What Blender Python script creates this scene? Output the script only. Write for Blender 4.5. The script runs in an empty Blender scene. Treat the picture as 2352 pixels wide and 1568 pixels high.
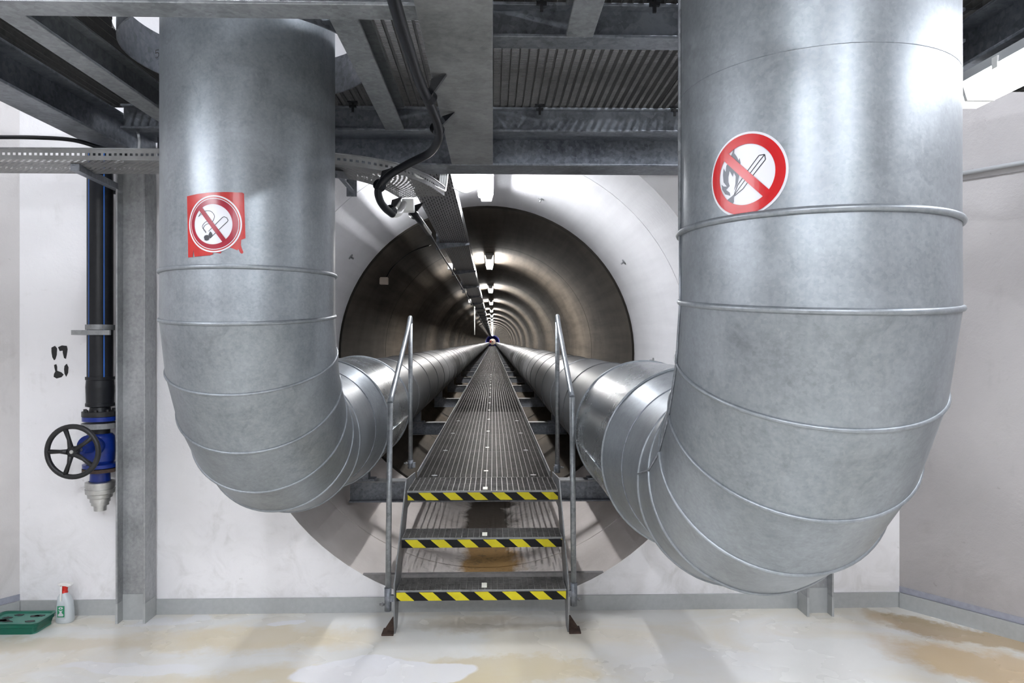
import bpy, bmesh, math, random
from mathutils import Vector, Matrix
random.seed(4)
PI = math.pi
# ------------------------------------------------------------------ camera, world, exposure
EYE = 1.408; F = 1650.0; VX, VY = 1132.0, 785.0; YAW = math.atan(44 / F)
sc = bpy.context.scene
col = sc.collection
cam_d = bpy.data.cameras.new('camera'); cam = bpy.data.objects.new('camera', cam_d); col.objects.link(cam)
cam.location = (0, 0, EYE); cam.rotation_euler = (PI / 2, 0, -YAW)
cam_d.sensor_width = 36; cam_d.lens = 36 * F / 2352; cam_d.clip_start = .02; cam_d.clip_end = 400
sc.camera = cam
w = bpy.data.worlds.new('world'); sc.world = w; w.use_nodes = True
w.node_tree.nodes['Background'].inputs[0].default_value = (.8, .85, 1, 1)
w.node_tree.nodes['Background'].inputs[1].default_value = .02
sc.view_settings.view_transform = 'Standard'; sc.view_settings.look = 'None'
sc.view_settings.gamma = 1; sc.view_settings.use_curve_mapping = False
sc.view_settings.exposure = 1.84
LAMP_ROOM = 8.5; LAMP_TUN = 62.0; LAMP_MOUTH = 42.0; LAMP_LEFT = 13.5; LAMP_DECK = 36.0; LAMP_REAR = 122.0

def ray(px, py):
    """direction in the place of what the lens sees at that point of the picture"""
    x = (px - 1176) / F; z = (784 - py) / F
    c, s = math.cos(YAW), math.sin(YAW)
    return Vector((x * c + s, -x * s + c, z))
def P(px, py, z=None, Y=None):
    d = ray(px, py)
    t = (z / d.z) if z is not None else (Y / d.y)
    return Vector((d.x * t, d.y * t, EYE + d.z * t))
def ZP(py, Y, X=0.0):
    dv = Y * math.cos(YAW) + X * math.sin(YAW)
    return EYE + (784 - py) / F * dv

# ------------------------------------------------------------------ materials
def nt(name):
    m = bpy.data.materials.new(name); m.use_nodes = True
    t = m.node_tree; return m, t, t.nodes['Principled BSDF']
def N(t, kind, **kw):
    n = t.nodes.new(kind)
    for k, v in kw.items():
        if k.startswith('i_'):
            n.inputs[k[2:].replace('_', ' ')].default_value = v
        else: setattr(n, k, v)
    return n
def coords(t, scale=(1, 1, 1), kind='Object'):
    tc = N(t, 'ShaderNodeTexCoord'); mp = N(t, 'ShaderNodeMapping'); mp.inputs['Scale'].default_value = scale
    t.links.new(tc.outputs[kind], mp.inputs['Vector']); return mp.outputs[0]
def noise(t, vec, scale, detail=4, rough=.55, dist=0):
    n = N(t, 'ShaderNodeTexNoise'); n.inputs['Scale'].default_value = scale; n.inputs['Detail'].default_value = detail
    n.inputs['Roughness'].default_value = rough; n.inputs['Distortion'].default_value = dist
    t.links.new(vec, n.inputs['Vector']); return n.outputs['Fac']
def ramp(t, fac, stops):
    r = N(t, 'ShaderNodeValToRGB'); e = r.color_ramp.elements
    while len(e) < len(stops): e.new(.5)
    for i, (p, c) in enumerate(stops):
        e[i].position = p; e[i].color = (c[0], c[1], c[2], 1) if not isinstance(c, (int, float)) else (c, c, c, 1)
    t.links.new(fac, r.inputs[0]); return r.outputs[0]
def math_(t, op, a, b=None, c=None, clamp=False):
    n = N(t, 'ShaderNodeMath', operation=op); n.use_clamp = clamp
    for i, v in enumerate((a, b, c)):
        if v is None: continue
        if isinstance(v, (int, float)): n.inputs[i].default_value = v
        else: t.links.new(v, n.inputs[i])
    return n.outputs[0]
def mix(t, fac, a, b, mode='MIX'):
    n = N(t, 'ShaderNodeMix', data_type='RGBA', blend_type=mode)
    for i, v in ((0, fac), (6, a), (7, b)):
        if isinstance(v, (int, float)): n.inputs[i].default_value = v
        elif isinstance(v, tuple): n.inputs[i].default_value = (v[0], v[1], v[2], 1)
        else: t.links.new(v, n.inputs[i])
    return n.outputs[2]
def bump(t, b, h, strength=.2, dist=.01):
    n = N(t, 'ShaderNodeBump'); n.inputs['Strength'].default_value = strength; n.inputs['Distance'].default_value = dist
    t.links.new(h, n.inputs['Height']); t.links.new(n.outputs[0], b.inputs['Normal'])
def setc(t, b, sock, v):
    if isinstance(v, (int, float)): b.inputs[sock].default_value = v
    elif isinstance(v, tuple): b.inputs[sock].default_value = (v[0], v[1], v[2], 1)
    else: t.links.new(v, b.inputs[sock])
M = {}
def plain(name, c, rough=.5, metal=0.0, spec=.5, nz=.0):
    m, t, b = nt(name); 
    if nz:
        f = noise(t, coords(t), 40, 5)
        setc(t, b, 'Base Color', ramp(t, f, [(.3, tuple(x * (1 - nz) for x in c)), (.7, tuple(min(1, x * (1 + nz)) for x in c))]))
    else: setc(t, b, 'Base Color', c)
    b.inputs['Roughness'].default_value = rough; b.inputs['Metallic'].default_value = metal
    b.inputs['Specular IOR Level'].default_value = spec
    M[name] = m; return m
def galv(name, lo, hi, rough, metal, spangle=30, spw=.07, mott=.32, r2=.12, bs=.12):
    m, t, b = nt(name)
    v = coords(t); vs = coords(t, (6, 6, .8))
    vo = N(t, 'ShaderNodeTexVoronoi'); vo.inputs['Scale'].default_value = spangle; vo.inputs['Randomness'].default_value = 1
    t.links.new(v, vo.inputs['Vector'])
    sp = N(t, 'ShaderNodeSeparateColor'); t.links.new(vo.outputs['Color'], sp.inputs[0])
    a = noise(t, v, 3.2, 6, .6, .4); c2 = noise(t, v, 60, 3, .6); s = noise(t, vs, 4, 5, .6)
    f = math_(t, 'ADD', math_(t, 'MULTIPLY', a, .55), math_(t, 'MULTIPLY', c2, .2))
    f = math_(t, 'ADD', f, math_(t, 'MULTIPLY', s, .2)); f = math_(t, 'ADD', f, math_(t, 'MULTIPLY', sp.outputs[0], spw))
    cc = ramp(t, f, [(.36, lo), (.66, hi)])
    mt = ramp(t, noise(t, v, 9, 7, .68, .8), [(.56, 0.0), (.70, 1.0)])
    cc = mix(t, math_(t, 'MULTIPLY', mt, mott), cc, tuple(x * .55 for x in lo))
    setc(t, b, 'Base Color', cc)
    b.inputs['Metallic'].default_value = metal
    setc(t, b, 'Roughness', math_(t, 'ADD', math_(t, 'MULTIPLY', f, r2 * 2), rough - r2))
    bump(t, b, math_(t, 'ADD', a, math_(t, 'MULTIPLY', c2, .15)), bs, .01)
    M[name] = m; return m
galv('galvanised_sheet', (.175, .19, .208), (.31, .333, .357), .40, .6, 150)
galv('galvanised_bright', (.30, .325, .35), (.46, .48, .50), .27, .85, 150, mott=.0, bs=.02, r2=.03)
galv('galvanised_steel', (.08, .088, .105), (.27, .288, .32), .42, .6, 60, .13)
galv('joist_zinc', (.15, .16, .17), (.34, .355, .37), .42, .6, 60, .13)
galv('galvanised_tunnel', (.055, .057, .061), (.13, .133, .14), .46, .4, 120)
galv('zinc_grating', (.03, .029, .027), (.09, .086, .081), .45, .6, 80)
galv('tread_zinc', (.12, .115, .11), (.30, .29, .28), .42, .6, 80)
galv('column_zinc', (.22, .228, .235), (.46, .47, .48), .42, .4, 70, .06)
galv('weathered_zinc', (.17, .175, .182), (.36, .368, .375), .5, .55, 30)
plain('cast_alloy', (.50, .50, .49), .35, .9, nz=.1)
plain('black_plastic', (.008, .009, .012), .38, spec=.3, nz=.2)
plain('black_iron', (.02, .02, .022), .42, .3, nz=.25)
plain('blue_paint', (.003, .022, .20), .3, nz=.12)
plain('blue_stripe', (.02, .13, .5), .4)
plain('blue_end', (.0, .004, .42), .5)
plain('white_plastic', (.78, .78, .76), .4)
plain('grey_plastic', (.40, .41, .42), .45)
plain('sticker_white', (.60, .60, .64), .3)
plain('sticker_red', (.40, .016, .014), .25, nz=.12)
plain('sticker_darkred', (.28, .008, .025), .22)
plain('sign_red', (.42, .0, .003), .22)
plain('sticker_black', (.004, .005, .011), .3)
plain('sticker_grey', (.10, .105, .13), .3)
plain('teal_plastic', (.0, .11, .07), .3)
plain('pale_teal', (.06, .24, .18), .35)
plain('dark_smudge', (.035, .04, .04), .6)
plain('label_green', (.02, .24, .11), .5)
plain('red_plastic', (.62, .02, .01), .4)
plain('black_paint', (.008, .008, .009), .6)
plain('rust_brown', (.07, .045, .035), .85, .2, nz=.4)
plain('board_grey', (.40, .415, .415), .45, nz=.06)
plain('band_bluegrey', (.33, .34, .40), .6, nz=.10)
plain('dam_grey', (.20, .19, .19), .7, nz=.15)
plain('cream_tape', (.75, .74, .66), .5)
plain('sediment', (.16, .14, .11), .8, nz=.2)
plain('stone_pale', (.6, .5, .42), .6)
def emis(name, c, s):
    m, t, b = nt(name); b.inputs['Base Color'].default_value = (.9, .9, .9, 1)
    b.inputs['Emission Color'].default_value = (*c, 1); b.inputs['Emission Strength'].default_value = s; M[name] = m
emis('tube_room', (.90, .94, 1), LAMP_ROOM); emis('tube_tunnel', (1, .975, .95), LAMP_TUN); emis('tube_left', (.90, .94, 1), LAMP_LEFT); emis('tube_mouth', (.95, .97, 1), LAMP_MOUTH * 2.2); emis('tube_deck', (.88, .93, 1), LAMP_DECK); emis('tube_rear', (.90, .94, 1), LAMP_REAR * 2.4)
# lamp cover: clear ribbed plastic
m, t, b = nt('ribbed_cover'); b.inputs['Base Color'].default_value = (.95, .95, .95, 1); b.inputs['Roughness'].default_value = .3
b.inputs['Emission Color'].default_value = (.93, .96, 1, 1); b.inputs['Emission Strength'].default_value = .35
M['ribbed_cover'] = m
# translucent bottle
m, t, b = nt('milky_plastic'); b.inputs['Base Color'].default_value = (.70, .75, .78, 1); b.inputs['Roughness'].default_value = .3
b.inputs['Transmission Weight'].default_value = .25; M['milky_plastic'] = m
# plaster walls
def plaster(name, lo, hi, dirt, bs=.35, sc_=7):
    m, t, b = nt(name); v = coords(t)
    a = noise(t, v, .9, 6, .6, .3); f = noise(t, v, 38, 6, .7); g = noise(t, v, sc_, 6, .65, .8)
    st = noise(t, coords(t, (4, 4, .35)), 2.2, 6, .6)
    c = ramp(t, a, [(.3, lo), (.65, hi)])
    d = ramp(t, math_(t, 'ADD', math_(t, 'MULTIPLY', g, .5), math_(t, 'MULTIPLY', st, .5)), [(.56, 0.0), (.72, 1.0)])
    c = mix(t, math_(t, 'MULTIPLY', d, .4), c, dirt)
    # small pits
    pit = ramp(t, noise(t, v, 21, 2, .5), [(.22, 1.0), (.26, 0.0)])
    c = mix(t, math_(t, 'MULTIPLY', pit, .35), c, dirt)
    # grime along the foot of the wall
    sep = N(t, 'ShaderNodeSeparateXYZ'); t.links.new(v, sep.inputs[0])
    low = math_(t, 'SUBTRACT', 1, math_(t, 'MULTIPLY', sep.outputs[2], 1.6), clamp=True)
    low = math_(t, 'MULTIPLY', low, ramp(t, g, [(.45, 0.0), (.65, 1.0)]))
    c = mix(t, math_(t, 'MULTIPLY', low, .35), c, dirt)
    setc(t, b, 'Base Color', c); b.inputs['Roughness'].default_value = .75; b.inputs['Specular IOR Level'].default_value = .25
    bump(t, b, math_(t, 'ADD', math_(t, 'MULTIPLY', f, .5), g), bs, .012); M[name] = m
plaster('plaster_white', (.79, .782, .80), (.88, .872, .89), (.50, .49, .46))
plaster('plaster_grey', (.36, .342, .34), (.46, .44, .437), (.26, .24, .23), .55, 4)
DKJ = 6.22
plaster('plaster_grey_lit', (.60, .575, .57), (.72, .695, .69), (.30, .28, .27), .55, 4)  # left wall's copy of the grey plaster, lightened to offset its weak light
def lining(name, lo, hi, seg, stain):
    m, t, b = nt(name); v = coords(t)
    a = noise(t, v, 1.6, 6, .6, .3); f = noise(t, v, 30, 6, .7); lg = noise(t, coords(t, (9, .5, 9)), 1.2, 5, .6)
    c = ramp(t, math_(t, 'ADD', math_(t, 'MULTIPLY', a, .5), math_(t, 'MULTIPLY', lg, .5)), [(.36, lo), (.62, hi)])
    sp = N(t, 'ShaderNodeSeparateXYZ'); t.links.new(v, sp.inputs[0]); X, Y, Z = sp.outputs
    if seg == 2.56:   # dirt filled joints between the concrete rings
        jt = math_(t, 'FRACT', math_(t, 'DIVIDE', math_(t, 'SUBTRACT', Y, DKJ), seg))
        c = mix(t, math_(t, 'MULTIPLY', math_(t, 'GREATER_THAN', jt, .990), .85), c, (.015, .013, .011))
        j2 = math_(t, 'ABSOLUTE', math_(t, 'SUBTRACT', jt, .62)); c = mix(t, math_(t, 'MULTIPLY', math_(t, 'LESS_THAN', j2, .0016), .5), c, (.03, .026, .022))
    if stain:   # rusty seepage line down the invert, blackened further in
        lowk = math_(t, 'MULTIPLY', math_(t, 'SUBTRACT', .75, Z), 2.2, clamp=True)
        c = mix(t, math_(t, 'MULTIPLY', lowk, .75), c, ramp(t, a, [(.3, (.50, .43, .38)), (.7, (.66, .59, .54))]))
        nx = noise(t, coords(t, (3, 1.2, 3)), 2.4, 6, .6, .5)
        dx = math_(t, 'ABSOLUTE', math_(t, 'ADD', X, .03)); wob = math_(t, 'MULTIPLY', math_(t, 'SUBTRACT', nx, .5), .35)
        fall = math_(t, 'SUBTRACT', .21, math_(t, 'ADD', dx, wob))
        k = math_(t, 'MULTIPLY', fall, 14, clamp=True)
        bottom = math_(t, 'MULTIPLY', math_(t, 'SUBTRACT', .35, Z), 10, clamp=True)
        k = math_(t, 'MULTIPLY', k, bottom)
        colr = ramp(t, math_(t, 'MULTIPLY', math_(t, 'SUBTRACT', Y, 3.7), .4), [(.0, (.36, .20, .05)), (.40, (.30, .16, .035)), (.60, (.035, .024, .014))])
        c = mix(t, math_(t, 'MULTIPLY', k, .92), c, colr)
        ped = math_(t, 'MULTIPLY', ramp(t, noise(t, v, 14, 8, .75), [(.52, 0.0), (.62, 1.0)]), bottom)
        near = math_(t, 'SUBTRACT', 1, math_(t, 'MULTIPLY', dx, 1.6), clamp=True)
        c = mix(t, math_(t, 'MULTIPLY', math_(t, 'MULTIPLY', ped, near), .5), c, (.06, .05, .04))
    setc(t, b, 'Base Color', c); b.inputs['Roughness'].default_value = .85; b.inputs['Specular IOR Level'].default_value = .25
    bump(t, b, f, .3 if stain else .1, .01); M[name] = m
lining('lining_white', (.62, .615, .635), (.72, .715, .735), 2, True)
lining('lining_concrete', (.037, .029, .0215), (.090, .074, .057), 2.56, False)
lining('lining_pale', (.20, .19, .18), (.30, .29, .28), 2.56, False)
# hazard tape
m, t, b = nt('hazard_tape'); v = coords(t); sp = N(t, 'ShaderNodeSeparateXYZ'); t.links.new(v, sp.inputs[0])
q = math_(t, 'ADD', sp.outputs[0], math_(t, 'MULTIPLY', sp.outputs[2], 1.15))
q = math_(t, 'ADD', q, math_(t, 'MULTIPLY', math_(t, 'SUBTRACT', noise(t, v, 9, 2), .5), .012))
q = math_(t, 'FRACT', math_(t, 'DIVIDE', math_(t, 'ADD', q, 50.01), .133))
k = math_(t, 'GREATER_THAN', q, .5)
setc(t, b, 'Base Color', mix(t, k, (.004, .0042, .006), mix(t, noise(t, v, 30), (.60, .50, .01), (.75, .66, .03)))); b.inputs['Roughness'].default_value = .45; b.inputs['Specular IOR Level'].default_value = .25
M['hazard_tape'] = m
# perforated tray sheet: slots are cut through the sheet (UV in metres along / across)
def perf(name, pu, pv, su, sv, base, shift=.5):
    m, t, b = nt(name); v = coords(t, kind='UV'); sp = N(t, 'ShaderNodeSeparateXYZ'); t.links.new(v, sp.inputs[0])
    v2 = math_(t, 'DIVIDE', sp.outputs[1], pv); row = math_(t, 'FLOOR', v2)
    u2 = math_(t, 'ADD', math_(t, 'DIVIDE', sp.outputs[0], pu), math_(t, 'MULTIPLY', row, shift))
    fu = math_(t, 'ABSOLUTE', math_(t, 'SUBTRACT', math_(t, 'FRACT', u2), .5)); fv = math_(t, 'ABSOLUTE', math_(t, 'SUBTRACT', math_(t, 'FRACT', v2), .5))
    h = math_(t, 'MULTIPLY', math_(t, 'LESS_THAN', fu, su / 2), math_(t, 'LESS_THAN', fv, sv / 2))
    o = coords(t); f = noise(t, o, 12, 5)
    setc(t, b, 'Base Color', ramp(t, f, [(.35, tuple(x * .75 for x in base)), (.65, base)]))
    b.inputs['Metallic'].default_value = .5; b.inputs['Roughness'].default_value = .45
    setc(t, b, 'Alpha', math_(t, 'SUBTRACT', 1, h)); M[name] = m
perf('perforated_base', .028, .014, .42, .42, (.30, .295, .29))
perf('perforated_side', .022, .048, .5, .22, (.32, .32, .32), 0)
perf('slotted_base', .10, .018, .6, .22, (.24, .24, .25))
# floor
m, t, b = nt('floor_coating'); v = coords(t)
wv = N(t, 'ShaderNodeTexNoise'); wv.inputs['Scale'].default_value = 2.6; wv.inputs['Detail'].default_value = 6; t.links.new(v, wv.inputs['Vector'])
sub = N(t, 'ShaderNodeVectorMath', operation='SUBTRACT'); t.links.new(wv.outputs['Color'], sub.inputs[0]); sub.inputs[1].default_value = (.5, .5, .5)
scl = N(t, 'ShaderNodeVectorMath', operation='SCALE'); t.links.new(sub.outputs[0], scl.inputs[0]); scl.inputs['Scale'].default_value = .28
addv = N(t, 'ShaderNodeVectorMath', operation='ADD'); t.links.new(v, addv.inputs[0]); t.links.new(scl.outputs[0], addv.inputs[1]); WV = addv.outputs[0]
wv2 = N(t, 'ShaderNodeTexNoise'); wv2.inputs['Scale'].default_value = 4.5; wv2.inputs['Detail'].default_value = 9; wv2.inputs['Roughness'].default_value = .68; t.links.new(v, wv2.inputs['Vector'])
sub2 = N(t, 'ShaderNodeVectorMath', operation='SUBTRACT'); t.links.new(wv2.outputs['Color'], sub2.inputs[0]); sub2.inputs[1].default_value = (.5, .5, .5)
scl2 = N(t, 'ShaderNodeVectorMath', operation='SCALE'); t.links.new(sub2.outputs[0], scl2.inputs[0]); scl2.inputs['Scale'].default_value = .42
addv2 = N(t, 'ShaderNodeVectorMath', operation='ADD'); t.links.new(v, addv2.inputs[0]); t.links.new(scl2.outputs[0], addv2.inputs[1]); WV2 = addv2.outputs[0]
def blob(px, py, rx, ry, edge=.18, rot=0.0):
    c = P(px, py, z=-EYE)
    WVu = WV2 if edge > .25 else WV
    mp = N(t, 'ShaderNodeMapping', vector_type='TEXTURE'); mp.inputs['Location'].default_value = (c.x, c.y, 0); mp.inputs['Scale'].default_value = (rx, ry, 1)
    mp.inputs['Rotation'].default_value = (0, 0, rot)
    t.links.new(WVu, mp.inputs['Vector']); ln = N(t, 'ShaderNodeVectorMath', operation='LENGTH'); t.links.new(mp.outputs[0], ln.inputs[0])
    return math_(t, 'DIVIDE', math_(t, 'SUBTRACT', 1, ln.outputs['Value']), edge, clamp=True)
c = ramp(t, noise(t, v, 1.4, 6, .6, .5), [(.3, (.68, .67, .635)), (.7, (.78, .775, .75))])
c = mix(t, math_(t, 'MULTIPLY', ramp(t, noise(t, coords(t, (1, 2.2, 1)), 1.1, 6, .6, 1), [(.42, 0.0), (.60, 1.0)]), .5), c, (.68, .60, .45))
for a in ((600, 1465, .70, .17, .5, 0, (.66, .56, .37), .75), (700, 1560, .9, .14, .5, 0, (.67, .57, .38), .7), (120, 1480, .55, .12, .4, 0, (.62, .54, .40), .6),
          (1180, 1540, .55, .16, .3, 0, (.62, .52, .33), .6), (2190, 1452, .45, .15, .35, -.6, (.46, .33, .18), .85), (2290, 1535, .55, .22, .4, -.6, (.60, .44, .25), .85),
          (2100, 1425, .26, .07, .6, -.5, (.42, .33, .20), .7),
          (880, 1545, .40, .13, .06, 0, (.80, .80, .83), .9), (660, 1427, .10, .035, .08, 0, (.78, .78, .80), .9), (400, 1425, .22, .05, .3, .3, (.76, .76, .77), .8),
          (300, 1530, .35, .05, .15, 0, (.76, .76, .78), .7), (1560, 1520, .45, .30, .3, 0, (.72, .72, .72), .5), (1110, 1430, .42, .13, .7, 0, (.42, .36, .28), .7)):
    c = mix(t, math_(t, 'MULTIPLY', blob(a[0], a[1], a[2], a[3], a[4], a[5]), a[7]), c, a[6])
spk = ramp(t, noise(t, v, 46, 3, .6), [(.18, 1.0), (.22, 0.0)])
c = mix(t, math_(t, 'MULTIPLY', spk, .6), c, (.25, .18, .12))
setc(t, b, 'Base Color', c)
setc(t, b, 'Roughness', ramp(t, noise(t, v, 1.7, 4), [(.35, .16), (.65, .34)])); b.inputs['Specular IOR Level'].default_value = .5
bump(t, b, noise(t, v, 5, 3), .04, .01); M['floor_coating'] = m

# ------------------------------------------------------------------ mesh helpers
class MB:
    def __init__(s): s.v = []; s.f = []; s.sm = []; s.uv = {}
    def add(s, vs, fs, smooth=False):
        o = len(s.v); s.v += [Vector(p) for p in vs]
        for f in fs: s.f.append(tuple(i + o for i in f)); s.sm.append(smooth)
        return s
    def box(s, x0, x1, y0, y1, z0, z1):
        return s.add([(x0, y0, z0), (x1, y0, z0), (x1, y1, z0), (x0, y1, z0), (x0, y0, z1), (x1, y0, z1), (x1, y1, z1), (x0, y1, z1)],
                     [(0, 3, 2, 1), (4, 5, 6, 7), (0, 1, 5, 4), (1, 2, 6, 5), (2, 3, 7, 6), (3, 0, 4, 7)])
    def obox(s, a, b, w, h, up=Vector((0, 0, 1))):
        """bar from a to b, width w (sideways), height h (along up)"""
        a = Vector(a); b = Vector(b); d = (b - a).normalized(); sd = d.cross(up).normalized(); u = sd.cross(d)
        vs = [p + sd * i * w / 2 + u * j * h / 2 for p in (a, b) for (i, j) in ((-1, -1), (1, -1), (1, 1), (-1, 1))]
        return s.add(vs, [(0, 1, 2, 3), (7, 6, 5, 4), (0, 4, 5, 1), (1, 5, 6, 2), (2, 6, 7, 3), (3, 7, 4, 0)])
    def tube(s, pts, r, n=12, closed=False, caps=True):
        pts = [Vector(p) for p in pts]; m_ = len(pts); rr = r if isinstance(r, (list, tuple)) else [r] * m_
        tan = []
        for i in range(m_):
            if closed: d = pts[(i + 1) % m_] - pts[i - 1]
            else: d = pts[min(i + 1, m_ - 1)] - pts[max(i - 1, 0)]
            tan.append(d.normalized())
        ref = Vector((0, 0, 1)) if abs(tan[0].z) < .9 else Vector((1, 0, 0))
        nrm = tan[0].cross(ref).normalized(); vs = []
        for i in range(m_):
            nrm = (nrm - tan[i] * nrm.dot(tan[i])).normalized(); bn = tan[i].cross(nrm)
            for k in range(n):
                a = 2 * PI * k / n; vs.append(pts[i] + (nrm * math.cos(a) + bn * math.sin(a)) * rr[i])
        fs = []
        for i in range(m_ if closed else m_ - 1):
            j = (i + 1) % m_
            for k in range(n): fs.append((i * n + k, i * n + (k + 1) % n, j * n + (k + 1) % n, j * n + k))
        s.add(vs, fs, True)
        if caps and not closed:
            o = len(s.v) - m_ * n
            s.f.append(tuple(o + k for k in reversed(range(n)))); s.sm.append(False)
            s.f.append(tuple(o + (m_ - 1) * n + k for k in range(n))); s.sm.append(False)
        return s
    def lathe(s, c, axis, prof, n=48, smooth=True, u0=None, sharp=None):
        """prof = [(dist along axis, radius)] ; rings of their own per flat piece"""
        c = Vector(c); ax = Vector(axis).normalized()
        ref = Vector((0, 0, 1)) if abs(ax.z) < .9 else Vector((1, 0, 0))
        a1 = ax.cross(ref).normalized(); a2 = ax.cross(a1)
        for i in range(len(prof) - 1):
            (d0, r0), (d1, r1) = prof[i], prof[i + 1]
            vs = []
            for d, r in ((d0, r0), (d1, r1)):
                for k in range(n):
                    a = 2 * PI * k / n; vs.append(c + ax * d + (a1 * math.cos(a) + a2 * math.sin(a)) * r)
            s.add(vs, [(k, (k + 1) % n, n + (k + 1) % n, n + k) for k in range(n)], smooth)
        return s
    def poly(s, pts): return s.add(pts, [tuple(range(len(pts)))])
    def prism(s, pts, off):
        """flat outline pts pushed along off"""
        n = len(pts); pts = [Vector(p) for p in pts]; off = Vector(off)
        return s.add(pts + [p + off for p in pts], [tuple(reversed(range(n))), tuple(range(n, 2 * n))] + [(i, (i + 1) % n, n + (i + 1) % n, n + i) for i in range(n)])
ORG = {}
def tag(o, label, cat, group=None, kind=None):
    if label: o['label'] = label
    if cat: o['category'] = cat
    if group: o['group'] = group
    if kind: o['kind'] = kind
    return o
def build(name, mb, mat, parent=None, origin=None, label=None, bevel=0):
    org = ORG[parent.name] if parent else Vector(origin if origin is not None else (0, 0, 0))
    me = bpy.data.meshes.new(name); me.from_pydata([tuple(p - org) for p in mb.v], [], mb.f)
    me.polygons.foreach_set('use_smooth', mb.sm)
    if mb.uv:
        uvl = me.uv_layers.new(name='UVMap')
        for p in me.polygons:
            for li, vi in zip(p.loop_indices, p.vertices):
                if vi in mb.uv: uvl.data[li].uv = mb.uv[vi]
    me.validate(); me.update()
    o = bpy.data.objects.new(name, me); col.objects.link(o); me.materials.append(M[mat])
    if parent: o.parent = parent
    else: o.location = org
    ORG[o.name] = org
    if label: o['label'] = label
    if bevel:
        md = o.modifiers.new('bevel', 'BEVEL'); md.width = bevel; md.segments = 2; md.limit_method = 'ANGLE'
    return o
def thing(name, label, cat, loc, group=None):
    o = bpy.data.objects.new(name, None); col.objects.link(o); o.location = loc; o.empty_display_size = .1
    ORG[o.name] = Vector(loc); tag(o, label, cat, group); return o
def solo(name, mb, mat, label, cat, origin=(0, 0, 0), group=None, bevel=0):
    return tag(build(name, mb, mat, None, origin, bevel=bevel), label, cat, group)
def struct(name, mb, mat, origin=(0, 0, 0)):
    o = build(name, mb, mat, None, origin); o['kind'] = 'structure'; return o
def dup(o, loc=None, label=None, parent=None):
    c = o.copy(); col.objects.link(c)
    if parent: c.parent = parent
    if loc is not None: c.location = loc
    if label: c['label'] = label
    ORG[c.name] = Vector(c.location) if loc is not None else ORG.get(o.name, Vector())
    for ch in list(o.children): dup(ch, parent=c)
    return c
def crom(pts, n=8):
    pts = [Vector(p) for p in pts]; q = [pts[0] * 2 - pts[1]] + pts + [pts[-1] * 2 - pts[-2]]; out = []
    for i in range(1, len(q) - 2):
        for k in range(n):
            u = k / n; a, b_, c_, d = q[i - 1:i + 3]
            out.append(.5 * ((2 * b_) + (c_ - a) * u + (2 * a - 5 * b_ + 4 * c_ - d) * u * u + (3 * b_ - a - 3 * c_ + d) * u ** 3))
    out.append(pts[-1]); return out

# ------------------------------------------------------------------ the room and the tunnel (setting)
D0 = 3.763; R = 1.275; TC = (-.048, 1.303); DK = 6.2; END = 146.0
XL, XR = -2.434, 2.161; HC = 4.2
# room outline, corners in plan
RW = [(XL, D0), (XR, D0), (XR + .594 * 2.3, D0 - .805 * 2.3), (XR + .594 * 2.3, -3.2), (XL - .594 * 1.9, -3.2), (XL - .594 * 1.9, D0 - .805 * 1.9)]
struct('floor', MB().prism([(x, y, -.12) for x, y in RW], (0, 0, .12)), 'floor_coating')
struct('ceiling', MB().prism([(x, y, HC) for x, y in RW], (0, 0, .12)), 'plaster_grey')
# back wall with round mouth
mb = MB(); n = 96
cir = [(TC[0] + R * math.cos(2 * PI * k / n), TC[1] + R * math.sin(2 * PI * k / n)) for k in range(n)]
def outer(x, z):
    dx, dz = x - TC[0], z - TC[1]; ts = []
    if dx > 1e-6: ts.append((XR - TC[0]) / dx)
    if dx < -1e-6: ts.append((XL - TC[0]) / dx)
    if dz > 1e-6: ts.append((HC - TC[1]) / dz)
    if dz < -1e-6: ts.append((-TC[1]) / dz)
    t_ = min(ts); return (TC[0] + dx * t_, TC[1] + dz * t_)
out = [outer(*p) for p in cir]
for cx, cz in ((XL, 0), (XR, 0), (XL, HC), (XR, HC)):
    k = min(range(n), key=lambda i: (out[i][0] - cx) ** 2 + (out[i][1] - cz) ** 2); out[k] = (cx, cz)
mb.add([(x, D0, z) for x, z in cir] + [(x, D0, z) for x, z in out], [(k, (k + 1) % n, n + (k + 1) % n, n + k) for k in range(n)])
struct('wall_back', mb, 'plaster_white')
def wallseg(name, a, b, mat, z0=0, z1=HC, th=.1, off=0.0):
    a = Vector((*a, 0)); b = Vector((*b, 0)); d = (b - a).normalized(); nn = Vector((d.y, -d.x, 0))  # to the inside
    a = a + nn * off; b = b + nn * off
    q = [a, b, b - nn * th, a - nn * th]
    return struct(name, MB().prism([(p.x, p.y, z0) for p in q], (0, 0, z1 - z0)), mat)
wallseg('wall_right', RW[1], RW[2], 'plaster_grey'); wallseg('wall_right_side', RW[2], RW[3], 'plaster_grey')
wallseg('wall_rear', RW[3], RW[4], 'plaster_grey'); wallseg('wall_left_side', RW[4], RW[5], 'plaster_grey'); wallseg('wall_left', RW[5], RW[0], 'plaster_grey_lit')
wallseg('baseboard_right', (XR - .003, D0 - .012), RW[2], 'board_grey', 0, .078, .01, .011)
wallseg('baseboard_left', RW[5], (XL + .003, D0 - .012), 'board_grey', 0, .078, .01, .011)
wallseg('trim_1', (XR, D0 - .001), RW[2], 'band_bluegrey', .078, .110, .002, .003)
wallseg('trim_2', RW[5], (XL, D0 - .001), 'band_bluegrey', .078, .110, .002, .003)
wallseg('baseboard_back', (XL, D0), (XR, D0), 'board_grey', 0, .078, .011, .012)
wallseg('trim_3', RW[1], RW[2], 'dam_grey', 1.408 + .80, 1.408 + .802, .004, .006)
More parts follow.
